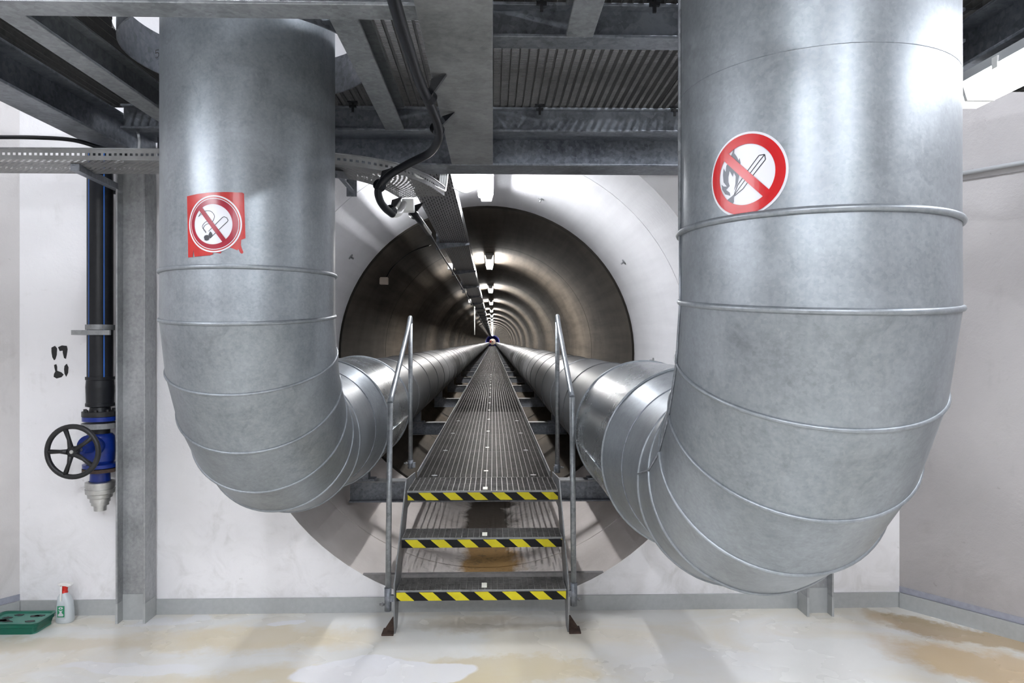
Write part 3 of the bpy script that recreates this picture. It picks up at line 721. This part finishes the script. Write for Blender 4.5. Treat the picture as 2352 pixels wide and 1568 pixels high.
# ------------------------------------------------------------------ lamps
m, t, b = nt('clear_cover'); out_n = [n_ for n_ in t.nodes if n_.type == 'OUTPUT_MATERIAL'][0]
tr_ = N(t, 'ShaderNodeBsdfTransparent'); em_ = N(t, 'ShaderNodeEmission'); em_.inputs[0].default_value = (.93, .96, 1, 1); em_.inputs[1].default_value = 3.0
ms = N(t, 'ShaderNodeMixShader'); ms.inputs[0].default_value = .22; t.links.new(tr_.outputs[0], ms.inputs[1]); t.links.new(em_.outputs[0], ms.inputs[2]); t.links.new(ms.outputs[0], out_n.inputs[0]); M['clear_cover'] = m
def tube_in(g, x, y0, y1, z, mat): return build('tube', MB().tube([(x, y0 + .03, z + .032), (x, y1 - .03, z + .032)], .013, 12), mat, g, label='glowing fluorescent tube')
def lamp(label, x, y0, y1, z, mat, w_=.10, group=None, name='strip_lamp'):
    g = thing(name, label, 'lamp', (x, y0, z), group)
    build('housing', MB().prism([(x - w_ / 2, y0, z + .085), (x + w_ / 2, y0, z + .085), (x + w_ / 2 + .004, y0, z + .055), (x - w_ / 2 - .004, y0, z + .055)], (0, y1 - y0, 0)), 'grey_plastic', g)
    build('diffuser', MB().prism([(x - w_ / 2, y0 + .004, z + .055), (x + w_ / 2, y0 + .004, z + .055), (x + w_ / 2 * .72, y0 + .004, z), (x - w_ / 2 * .72, y0 + .004, z)], (0, y1 - y0 - .008, 0)), mat, g)
    for ye in (y0 - .010, y1 - .002):
        build('lamp_end', MB().prism([(x - w_ / 2 - .003, ye, z + .057), (x + w_ / 2 + .003, ye, z + .057), (x + w_ / 2 * .74, ye, z - .002), (x - w_ / 2 * .74, ye, z - .002)], (0, .012, 0)), 'white_plastic', g)
    for sx in (-1, 1):
        for t_ in (() if mat == 'tube_tunnel' else (.1, .9)):
            yy = y0 + (y1 - y0) * t_; xx = x + sx * (w_ / 2 + .004)
            build('latch', MB().box(xx - .003, xx + .003, yy - .012, yy + .012, z + .04, z + .075), 'white_plastic', g)
    return g
ow = ['hanging at the mouth above the stair', 'first one inside the concrete tunnel', 'second one inside the concrete tunnel', 'third one inside the concrete tunnel', 'fourth one inside the concrete tunnel', 'fifth one inside the concrete tunnel']
lp = None; k = 0; y = 4.18
lz = EYE + 1.06
while y < END - 8:
    if lp is None:
        lp = lamp('x', TC[0], 0, 1.25, 0, 'tube_tunnel', group='strip lamps along the tunnel roof')
        for dy in (.2, 1.05): build('hanger', MB().box(TC[0] - .012, TC[0] + .012, dy - .01, dy + .01, .085, .13), 'weathered_zinc', lp)
        lp.location = (TC[0], y, lz); cur = lp
    else: cur = dup(lp, (TC[0], y, lz))
    if k == 0: FIRST_LAMP = cur
    cur['label'] = 'white strip lamp under the tunnel roof, ' + (ow[k] if k < 6 else 'far beyond the fifth inside')
    y += 5.12; k += 1
# the mouth lamp has a cooler, weaker tube than the rest
for ch in FIRST_LAMP.children:
    if ch.name.startswith('diffuser'): ch.data = ch.data.copy(); ch.data.materials[0] = M['clear_cover']
ORG[FIRST_LAMP.name] = Vector((0, 0, 0)); tube_in(FIRST_LAMP, TC[0], 0, 1.25, 0, 'tube_mouth')
# room lamp in view
L1 = lamp('bright strip lamp with ribbed end under the heavy beam at upper right', 1.555, .68, 2.25, EYE + .770, 'tube_room', .12)
build('end_cap', MB().prism([(1.555 - .06, 2.246, EYE + .825), (1.555 + .06, 2.246, EYE + .825), (1.555 + .044, 2.246, EYE + .770), (1.555 - .044, 2.246, EYE + .770)], (0, .09, 0)), 'ribbed_cover', L1, label='clear ribbed end of the cover')
build('hanger', MB().box(1.54, 1.57, .9, .93, EYE + .855, EYE + .88).box(1.54, 1.57, 1.9, 1.93, EYE + .855, EYE + .88), 'weathered_zinc', L1)
lamp('strip lamp under the heavy beam at far left', -1.735, .55, 1.85, EYE + .770, 'tube_left', .12)
tube_in(lamp('strip lamp hung high in the front part of the room, right one', .75, -1.6, -.35, EYE + 1.2, 'clear_cover', .12), .75, -1.6, -.35, EYE + 1.2, 'tube_rear')
tube_in(lamp('strip lamp hung high in the front part of the room, left one', -.75, -1.9, -.65, EYE + 1.2, 'clear_cover', .12), -.75, -1.9, -.65, EYE + 1.2, 'tube_rear')
lamp('strip lamp above the deck, left', -1.2, 1.2, 2.45, HC - .2, 'tube_deck', .12)
lamp('strip lamp above the deck, right', 1.3, 1.6, 2.85, HC - .2, 'tube_deck', .12)
# flex to the mouth lamp
a = P(1038, 430, Y=4.35); b_ = P(1100, 428, Y=4.6)
solo('lamp_flex', MB().tube(crom([a, (a + b_) / 2 + Vector((0, 0, -.035)), b_], 8), .006, 8), 'white_plastic', 'thin white flex drooping from cable tray to the mouth lamp', 'cable')

# ------------------------------------------------------------------ cable trays
def tray(name, label, pts, wd, h, basemat, sidemat, n=1):
    pts = [Vector(p) for p in pts]; g = thing(name, label, 'cable tray', pts[0]); L = 0; base = MB(); s1 = MB(); s2 = MB()
    prev = None; bv, av = [], []
    rows = []
    for i, p in enumerate(pts):
        d = (pts[min(i + 1, len(pts) - 1)] - pts[max(i - 1, 0)]); d.z = 0; d.normalize(); sd = Vector((d.y, -d.x, 0))
        if i: L += (p - pts[i - 1]).length
        rows.append((p - sd * wd / 2, p + sd * wd / 2, L))
    for (mb, q) in ((base, 0), (s1, 1), (s2, 2)):
        for i, (a, b_, l) in enumerate(rows):
            if q == 0: two = [(a, 0), (b_, wd)]
            elif q == 1: two = [(a, 0), (a + Vector((0, 0, h)), h)]
            else: two = [(b_, 0), (b_ + Vector((0, 0, h)), h)]
            for p, v_ in two: mb.uv[len(mb.v)] = (l, v_); mb.v.append(p)
            if i: k = 2 * i; mb.f.append((k - 2, k - 1, k + 1, k)); mb.sm.append(False)
    build('base_sheet', base, basemat, g); build('side_sheet', s1, sidemat, g); build('side_sheet', s2, sidemat, g)
    # rolled lips
    for q in (0, 1):
        build('lip', MB().tube([r[q] + Vector((0, 0, h)) for r in rows], .004, 6), 'weathered_zinc', g)
    return g
zt1 = EYE + .762
cp = [(-2.50, 3.19, zt1), (-1.6, 3.19, zt1), (-1.0, 3.19, zt1), (-.76, 3.215, zt1), (-.56, 3.33, zt1), (-.44, 3.54, zt1), (-.375, 3.80, zt1)]
tray('cable_tray', 'perforated metal cable tray curving from the left wall round to the tunnel mouth', [cp[0], cp[1]] + crom(cp[2:], 6), .25, .048, 'perforated_base', 'perforated_side')
t2 = tray('cable_tray', 'long dark slotted cable tray hung along the tunnel roof', [(-.36, 3.92, EYE + .93), (-.36, 20, EYE + .93), (-.36, END - 8, EYE + .93)], .25, .06, 'slotted_base', 'perforated_side')
for i in range(9):
    x = -.36 - .108 + i * .027
    build('tray_cable', MB().tube([(x, 3.93, EYE + .945), (x, 12, EYE + .945), (x, END - 8.2, EYE + .945)], .0135, 6), 'black_plastic', t2, label='black cable lying in the tray')
y = 6.76; arm0 = None; k = 0
while y < END - 10:
    if arm0 is None:
        arm0 = build('bracket_arm', MB().prism([(-.50, y - .02, EYE + .925), (-.22, y - .02, EYE + .925), (-.22, y - .02, EYE + .905), (-.50, y - .02, EYE + .865)], (0, .04, 0)).box(-.53, -.50, y - .02, y + .02, EYE + .86, EYE + 1.05), 'galvanised_steel', t2)
    else:
        c_ = arm0.copy(); col.objects.link(c_); c_.location = arm0.location + Vector((0, 2.6 * k, 0))
    y += 2.6; k += 1
# cables lying in trays, white group at the tray end
ws = thing('cable_bundle', 'bundle of white cables rising from the curved tray end into the tunnel tray', 'cable', P(1020, 455, Y=3.78))
for i in range(4):
    x = -.262 - .012 * i
    build('cable', MB().tube(crom([(x - .10, 3.40, zt1 + .02 + .008 * i), (x, 3.72, zt1 + .02), (x + .01, 3.84, zt1 + .06), (x + .012, 4.0, EYE + .955)], 6), .006, 7), 'white_plastic', ws)
# tray wall brackets
def bracket(label, a, b_, drop):
    g = thing('tray_bracket', label, 'bracket', a); a = Vector(a); b_ = Vector(b_)
    build('arm', MB().obox(a, b_, .035, .03), 'galvanised_steel', g)
    lo = a - Vector((0, 0, drop)); build('wall_plate', MB().obox(a + Vector((0, 0, .02)), lo, .05, .012, Vector((0, 1, 0))), 'galvanised_steel', g)
    build('brace', MB().obox(lo + Vector((0, 0, .03)), a + (b_ - a) * .75, .02, .008), 'galvanised_steel', g)
bracket('grey angled bracket between column and the tray at left', P(272, 432, Y=3.70), P(172, 384, Y=3.12), .03)
bracket('triangular bracket hanging under the tray just right of the left pipe', P(808, 405, Y=3.6), P(765, 400, Y=3.1), .10)

# black conduit, clamps, junction box
def clampY(label, tip, p2):
    """forked black clamp arm from the beam to the conduit"""
    tip = Vector(tip); p2 = Vector(p2); g = thing('conduit_clamp', label, 'clamp', tip, 'black conduit clamps')
    d = (tip - p2); s_ = Vector((.012, 0, .004))
    build('arm', MB().add([tip - s_ * 2, tip + s_ * 2, p2 + s_ * .5, p2 - s_ * .5, tip - s_ * 2 + Vector((0, .02, 0)), tip + s_ * 2 + Vector((0, .02, 0)), p2 + s_ * .5 + Vector((0, .02, 0)), p2 - s_ * .5 + Vector((0, .02, 0))],
          [(0, 1, 2, 3), (7, 6, 5, 4), (0, 4, 5, 1), (1, 5, 6, 2), (2, 6, 7, 3), (3, 7, 4, 0)]), 'black_plastic', g)
    build('saddle', MB().lathe(p2, (.35, .8, -.2), [(-.014, .024), (.014, .024)], 16), 'black_plastic', g)
pts = [P(893, -60, z=.80), P(905, 0, z=.80), P(935, 100, z=.80), P(965, 190, z=.80), P(990, 245, z=.79), P(1006, 290, z=.78), P(1005, 325, z=.765), P(985, 352, Y=2.92), P(940, 375, Y=2.98), P(895, 402, Y=3.02), P(870, 432, Y=3.04), P(872, 458, Y=3.08), P(885, 478, Y=3.14), P(902, 492, Y=3.2)]
cd = thing('black_conduit', 'thick black flexible conduit snaking down beside the broad overhead beam', 'conduit', pts[1])
build('tube', MB().tube(crom(pts, 8), .0165, 14), 'black_plastic', cd)
w2 = crom([P(902, 492, Y=3.2), P(915, 490, Y=3.28), P(922, 480, Y=3.36), P(928, 468, Y=3.44)], 6)
build('pale_end', MB().tube(w2, .0155, 12), 'white_plastic', cd, label='pale flexible end')
clampY('forked black clamp holding the conduit under the broad beam, nearest', P(1008, 175, z=.85), P(985, 222, z=.80))
clampY('forked black clamp holding the conduit under the broad beam, second', P(1030, 262, z=.85), P(1004, 296, z=.785))
clampY('black clamp at the front side of the curved tray', P(890, 388, Y=3.14), P(872, 426, Y=3.04))
clampY('black clamp beneath the curved tray by the junction box', P(912, 455, Y=3.38), P(898, 484, Y=3.20))
clampY('black clamp beyond the junction box under the tunnel tray', P(962, 468, Y=3.75), P(950, 492, Y=3.80))
c0 = P(938, 473, Y=3.5)
jb = thing('junction_box', 'small white junction box hanging under the curved tray end', 'box', c0)
build('body', MB().box(c0.x - .028, c0.x + .028, c0.y - .03, c0.y + .03, c0.z - .028, c0.z + .03), 'white_plastic', jb, bevel=.004)
build('gland', MB().lathe(c0 + Vector((-.028, 0, .005)), (-1, 0, 0), [(0, .013), (.03, .013), (.03, 0)], 14), 'white_plastic', jb)
build('mount', MB().box(c0.x - .05, c0.x - .034, c0.y - .02, c0.y + .02, c0.z - .03, c0.z + .025), 'white_plastic', jb)
cb = crom([P(948, 487, Y=3.55), P(965, 508, Y=3.75), P(985, 535, Y=4.1), P(1015, 585, Y=4.9), P(1040, 625, Y=6.2), P(1064, 665, Y=8.3), P(1088, 705, Y=12.5), P(1108, 740, Y=22), P(1122, 765, Y=50), P(1128, 777, Y=110)], 6)
solo('tunnel_cable', MB().tube(cb, .006, 8), 'black_plastic', 'thin dark cable sagging along the left of the tunnel tray', 'cable')
for bx_, by_, yy in ((1034, 612, 6.0), (1066, 668, 8.6), (1079, 691, 10.9)):
    q = P(bx_, by_, Y=yy); solo('cable_box', MB().box(q.x - .02, q.x + .02, yy - .03, yy + .03, q.z - .026, q.z + .026), 'white_plastic', 'small white box on the cable beside the tunnel tray, ' + {6.0: 'nearest', 8.6: 'middle', 10.9: 'farthest'}[yy], 'box', group='small cable boxes in the tunnel', bevel=.004)
solo('conduit_stub', MB().tube([cb[0], cb[6], cb[12]], .016, 12), 'black_plastic', 'short black conduit sleeve beyond the junction box', 'conduit')
# thin black cable at far left
solo('wall_cable', MB().tube(crom([P(-60, 316, Y=3.25), P(0, 315, Y=3.2), P(90, 316, Y=3.15), P(170, 322, Y=3.12), P(240, 342, Y=3.12), P(300, 356, Y=3.16)], 6), .009, 8), 'black_plastic', 'thin dark cable running across upper left into the cable tray', 'cable')
solo('cable_tail', MB().tube(crom([P(316, 300, Y=3.3), P(320, 325, Y=3.22), P(318, 352, Y=3.19)], 6), .006, 6), 'grey_plastic', 'short grey cable dropping into the tray beside the left pipe', 'cable')
# steel conduit on the right wall
def onright(t_, z, o=.02): return Vector((XR + .594 * t_ - .805 * o, D0 - .805 * t_ - .594 * o, z))
solo('wall_conduit', MB().tube([onright(.02, EYE + .83, .016), onright(2.2, EYE + .86, .016)], .011, 10), 'grey_plastic', 'slim grey conduit fixed level along the right wall', 'conduit')

# fittings seen on the tunnel lining
def anchor(label, px, py, Y):
    d = ray(px, py); y = Y; X = d.x * y / d.y; z = EYE + d.z * y / d.y; v_ = Vector((X - TC[0], 0, z - TC[1])).normalized()
    p = Vector((TC[0], y, TC[1])) + v_ * R
    g = thing('anchor_eye', label, 'anchor', p, 'anchors set in the white mouth lining')
    build('plate', MB().tube([p, p - v_ * .006], .022, 12), 'weathered_zinc', g)
    build('stud', MB().tube([p - v_ * .006, p - v_ * .03], .007, 8), 'weathered_zinc', g)
def Yon(px, py):   # distance at which that sight line meets the lining
    d = ray(px, py); lo, hi = .5, 60
    f = lambda y: math.hypot(d.x / d.y * y - TC[0], EYE + d.z / d.y * y - TC[1]) - R
    for _ in range(50):
        m_ = (lo + hi) / 2
        if f(m_) > 0: hi = m_
        else: lo = m_
    return lo
for lab, a, b_ in (('small anchor in the white lining above the tunnel opening', 1243, 456), ('small anchor in the white lining left of the tunnel opening', 805, 589), ('small anchor in the white lining upper right of the tunnel opening', 1434, 601), ('small anchor in the white lining above the right pipe collar', 1501, 828)):
    anchor(lab, a, b_, Yon(a, b_))
y_ = Yon(882, 645); p = P(882, 645, Y=y_ * .95)
g = thing('sensor_box', 'small pale sensor box on the left side of the tunnel lining', 'box', p)
build('body', MB().box(p.x - .04, p.x + .04, p.y - .03, p.y + .03, p.z - .035, p.z + .035), 'stone_pale', g, bevel=.006)
build('lead', MB().tube(crom([p, P(905, 610, Y=Yon(905, 610) * .985), P(945, 578, Y=Yon(945, 578) * .985), P(990, 562, Y=Yon(990, 562) * .985)], 6), .006, 6), 'black_plastic', g)
p = P(1090, 712, Y=16.0)
solo('hanging_rod', MB().tube([p + Vector((0, 0, .08)), p - Vector((0, 0, .55))], .012, 8), 'white_plastic', 'thin white rod hanging from the tunnel tray far inside', 'rod')
# machinery at the far end
g = thing('end_fixture', 'pale round fitting at the distant blue end of the tunnel', 'fixture', (TC[0], 127, 1.2))
build('disc', MB().lathe((TC[0], 127.6, TC[1] + .05), (0, 1, 0), [(0, 0), (0, .55), (.4, .55)], 32), 'stone_pale', g)
build('red_panel', MB().box(-.55, -.22, 127.2, 127.4, 1.2, 1.6), 'red_plastic', g)
build('hub', MB().lathe((TC[0], 127.4, TC[1] + .08), (0, 1, 0), [(0, 0), (0, .12), (.2, .12)], 16), 'dark_smudge', g)

# ------------------------------------------------------------------ black water pipe with valve
VXc, VYc = -1.968, 3.655
zv = lambda py: ZP(py, VYc - .05, VXc)
g = thing('water_pipe', 'black plastic pipe with blue stripes standing left of the galvanised column', 'pipe', (VXc, VYc, zv(955)))
prf = lambda lst: sorted([(zv(a), r) for a, r in lst])
def lz_(nm, lst, mat, n=40, lab=None): return build(nm, MB().lathe((VXc, VYc, 0), (0, 0, 1), [(zv(a), r) for a, r in lst], n), mat, g, label=lab)
build('tube', MB().lathe((VXc, VYc, 0), (0, 0, 1), [(zv(870), .059), (EYE + .95, .059)], 40), 'black_plastic', g)
for a in (-1.30, .05, 1.3):
    q = a - .52
    build('blue_stripe', MB().add([(VXc + .0597 * math.sin(q + s_), VYc - .0597 * math.cos(q + s_), z) for z in (zv(866), EYE + .95) for s_ in (-.045, .045)], [(0, 1, 3, 2)]), 'blue_stripe', g, label='thin blue stripe')
lz_('coupling', [(866, .058), (866, .066), (872, .066), (874, .062), (890, .0645), (925, .0625), (928, .066), (934, .066), (936, .05)], 'black_plastic')
lz_('neck', [(934, .045), (948, .05)], 'black_plastic')
fl = lz_('flange', [(946, .0), (946, .082), (957, .082), (957, 0)], 'black_iron')
for k in range(8):
    a = 2 * PI * k / 8 + .2; build('flange_bolt', MB().lathe((VXc + .068 * math.cos(a), VYc + .068 * math.sin(a), 0), (0, 0, 1), [(zv(957), .008), (zv(941), .008), (zv(941), 0)], 6, False), 'black_iron', g)
# pipe clip on a steel bar
g2 = thing('pipe_clip', 'steel clip and flat bar holding the black pipe at mid height', 'clip', (VXc, VYc, zv(763)))
build('ring', MB().lathe((VXc, VYc, 0), (0, 0, 1), [(zv(757), .060), (zv(757), .066), (zv(745), .066), (zv(745), .060)], 32), 'weathered_zinc', g2)
build('bar', MB().box(VXc - .10, -1.882, VYc - .075, VYc - .061, zv(769), zv(758)), 'weathered_zinc', g2)
build('bar_return', MB().box(VXc - .10, VXc - .09, VYc - .061, D0, zv(769), zv(758)), 'weathered_zinc', g2)
# valve
v = thing('gate_valve', 'blue gate valve with black handwheel below the black pipe', 'valve', (VXc, VYc, zv(1035)))
def lv(nm, lst, mat, n=40): return build(nm, MB().lathe((VXc, VYc, 0), (0, 0, 1), [(zv(a), r) for a, r in lst], n), mat, v)
lv('top_flange', [(958, 0), (958, .080), (968, .080), (968, .0)], 'blue_paint')
lv('clamp_plate', [(973, 0), (973, .083), (985, .083), (985, 0)], 'weathered_zinc')
lv('throat', [(985, .045), (1000, .045)], 'black_iron')
lv('body', [(996, .03), (998, .055), (1005, .066), (1030, .070), (1060, .066), (1066, .060), (1068, .079), (1076, .079), (1076, 0)], 'blue_paint', 44)
lv('lower_flange', [(1078, 0), (1078, .080), (1086, .080), (1086, 0)], 'rust_brown')
lv('outlet', [(1086, .045), (1108, .047), (1108, 0)], 'blue_paint')
lv('hose_coupling', [(1108, .052), (1110, .068), (1122, .068), (1122, .064), (1126, .064), (1126, .068), (1136, .066), (1138, .058), (1146, .056), (1148, .046), (1156, .046), (1156, .040), (1164, .040), (1164, .030), (1177, .028), (1177, 0)], 'cast_alloy')
wc = Vector((VXc, 3.42, ZP(1037, 3.42, VXc)))
build('bonnet', MB().lathe((VXc, VYc, wc.z), (0, -1, 0), [(0, .052), (.085, .050), (.085, .060), (.10, .060), (.10, .030), (.165, .022), (.17, 0)], 32), 'blue_paint', v)
build('stem', MB().tube([(VXc, VYc - .15, wc.z), (VXc, wc.y - .012, wc.z)], .009, 12), 'cast_alloy', v)
hw = MB()
rw = .118
hw.tube([(wc.x + rw * math.cos(2 * PI * k / 48), wc.y, wc.z + rw * math.sin(2 * PI * k / 48)) for k in range(48)], .0122, 10, closed=True)
wh = build('handwheel', hw, 'black_iron', v, label='black five-spoke handwheel')
for k in range(5):
    a = math.radians(180 + 72 * k); d = Vector((math.cos(a), 0, math.sin(a)))
    q = build('spoke', MB().tube([wc + d * .018 + Vector((0, -.006, 0)), wc + d * .06 + Vector((0, .002, 0)), wc + d * (rw - .004)], [.0135, .009, .0115], 10), 'black_iron', wh)
build('hub', MB().lathe(wc, (0, -1, 0), [(-.02, .024), (.006, .027), (.010, .024), (.010, 0)], 24), 'black_iron', wh)
build('nut', MB().lathe(wc, (0, -1, 0), [(.010, .007), (.016, .007), (.016, 0)], 6, False), 'cast_alloy', wh)

# ------------------------------------------------------------------ bottle and tray on the floor
bx, by = -2.150, 3.672
b0 = thing('spray_bottle', 'milky eyewash bottle with red and white spray cap on the floor at left', 'bottle', (bx, by, 0))
vb = []; secs = [(0, .038, .030), (.006, .041, .033), (.02, .0415, .033), (.06, .040, .032), (.10, .036, .029), (.125, .030, .026), (.142, .020, .020), (.150, .014, .014)]
mb = MB(); n = 32
for z, rx, ry in secs:
    for k in range(n):
        a = 2 * PI * k / n; mb.v.append(Vector((bx + .004 * (z > .11) * -1 + rx * math.copysign(abs(math.cos(a)) ** .8, math.cos(a)), by + ry * math.copysign(abs(math.sin(a)) ** .8, math.sin(a)), z)))
for i in range(len(secs) - 1):
    for k in range(n): mb.f.append((i * n + k, i * n + (k + 1) % n, (i + 1) * n + (k + 1) % n, (i + 1) * n + k)); mb.sm.append(True)
mb.f.append(tuple(reversed(range(n)))); mb.sm.append(False)
build('bottle_body', mb, 'milky_plastic', b0)
nx = bx - .004
build('neck_ring', MB().lathe((nx, by, .146), (0, 0, 1), [(0, .017), (.012, .014), (.020, .015), (.034, .019), (.036, 0)], 24), 'red_plastic', b0)
build('dust_cap', MB().prism([(nx - .026, by - .013, .183), (nx + .012, by - .013, .180), (nx + .022, by - .013, .176), (nx + .040, by - .013, .184), (nx + .034, by - .013, .193), (nx + .012, by - .013, .199), (nx - .012, by - .013, .199), (nx - .028, by - .013, .193)], (0, .026, 0)), 'white_plastic', b0, bevel=.003)
build('strap', MB().obox((nx - .004, by - .021, .184), (nx - .001, by - .030, .112), .009, .003, Vector((0, -1, 0))), 'white_plastic', b0)
lb = build('label_panel', MB().box(bx - .018, bx + .016, by - .0365, by - .0345, .035, .090), 'label_green', b0)
build('eye_symbol', MB().prism([(bx - .001 + .011 * math.cos(2 * PI * k / 20), by - .0372, .080 + .006 * math.sin(2 * PI * k / 20)) for k in range(20)], (0, .0006, 0)), 'sticker_white', lb)
build('pupil', MB().prism([(bx - .001 + .003 * math.cos(2 * PI * k / 12), by - .0378, .080 + .003 * math.sin(2 * PI * k / 12)) for k in range(12)], (0, .0006, 0)), 'label_green', lb)
build('figure_symbol', MB().prism([(bx - .014, by - .0372, .040), (bx + .009, by - .0372, .040), (bx + .013, by - .0372, .047), (bx + .005, by - .0372, .055), (bx + .003, by - .0372, .062), (bx + .010, by - .0372, .070), (bx - .002, by - .0372, .067), (bx - .013, by - .0372, .070), (bx - .006, by - .0372, .062), (bx - .007, by - .0372, .055), (bx - .014, by - .0372, .049)], (0, .0006, 0)), 'sticker_white', lb)
# green tray
tx0, tx1, ty0, ty1 = -2.455, -2.185, 3.50, 3.675
def rrect(x0, x1, y0, y1, r, z, n=6):
    o = []
    for cx, cy, a0 in ((x1 - r, y0 + r, -PI / 2), (x1 - r, y1 - r, 0), (x0 + r, y1 - r, PI / 2), (x0 + r, y0 + r, PI)):
        for k in range(n + 1):
            a = a0 + PI / 2 * k / n; o.append(Vector((cx + r * math.cos(a), cy + r * math.sin(a), z)))
    return o
g = thing('plastic_tray', 'green plastic tray with dark leaf litter on the floor in the left corner', 'tray', ((tx0 + tx1) / 2, (ty0 + ty1) / 2, 0))
loops = [rrect(tx0 + .02, tx1 - .02, ty0 + .015, ty1 - .015, .02, 0), rrect(tx0 + .012, tx1 - .012, ty0 + .01, ty1 - .01, .02, .032), rrect(tx0 + .008, tx1 - .008, ty0 + .006, ty1 - .006, .022, .034),
         rrect(tx0 + .008, tx1 - .008, ty0 + .006, ty1 - .006, .022, .048), rrect(tx0, tx1, ty0, ty1, .025, .052), rrect(tx0, tx1, ty0, ty1, .025, .056), rrect(tx0 + .012, tx1 - .012, ty0 + .01, ty1 - .01, .02, .055), rrect(tx0 + .020, tx1 - .020, ty0 + .018, ty1 - .018, .018, .047)]
mb = MB(); m_ = len(loops[0])
for l in loops: mb.v += l
for i in range(len(loops) - 1):
    for k in range(m_): mb.f.append((i * m_ + k, i * m_ + (k + 1) % m_, (i + 1) * m_ + (k + 1) % m_, (i + 1) * m_ + k)); mb.sm.append(False)
mb.f.append(tuple(reversed(range(m_)))); mb.sm.append(False)
build('tray_body', mb, 'teal_plastic', g)
build('wet_contents', MB().prism(rrect(tx0 + .018, tx1 - .018, ty0 + .016, ty1 - .016, .018, .0), (0, 0, .048)), 'pale_teal', g, label='pale green wet surface')
for i in range(9):
    cx, cy = random.uniform(tx0 + .06, tx1 - .05), random.uniform(ty0 + .045, ty1 - .04); pts = []
    for k in range(14):
        a = 2 * PI * k / 14; q = random.uniform(.55, 1.15); pts.append((cx + .030 * q * math.cos(a), cy + .013 * q * math.sin(a), .0485))
    build('leaf_patch', MB().prism(pts, (0, 0, .0015)), 'dark_smudge', g)
# black paint blots on the left back wall
bl = thing('paint_blots', 'four black paint blots daubed on the white wall above the handwheel', 'paint mark', P(138, 832, Y=D0))
def blot(c): 
    q = [P(x, y, Y=D0 - .002) for x, y in c]; build('blot', MB().prism(q, (0, .0015, 0)), 'black_paint', bl)
blot([(118, 798), (126, 794), (131, 800), (130, 815), (127, 825), (124, 827), (120, 820), (118, 808)])
blot([(133, 797), (142, 793), (153, 794), (155, 802), (153, 815), (151, 824), (147, 822), (144, 810), (144, 805), (137, 806)])
blot([(124, 838), (129, 836), (131, 842), (131, 851), (141, 855), (146, 860), (141, 866), (130, 869), (123, 865), (124, 858), (127, 853), (125, 845)])
blot([(148, 840), (153, 835), (157, 843), (156, 856), (152, 865), (148, 858), (147, 848)])
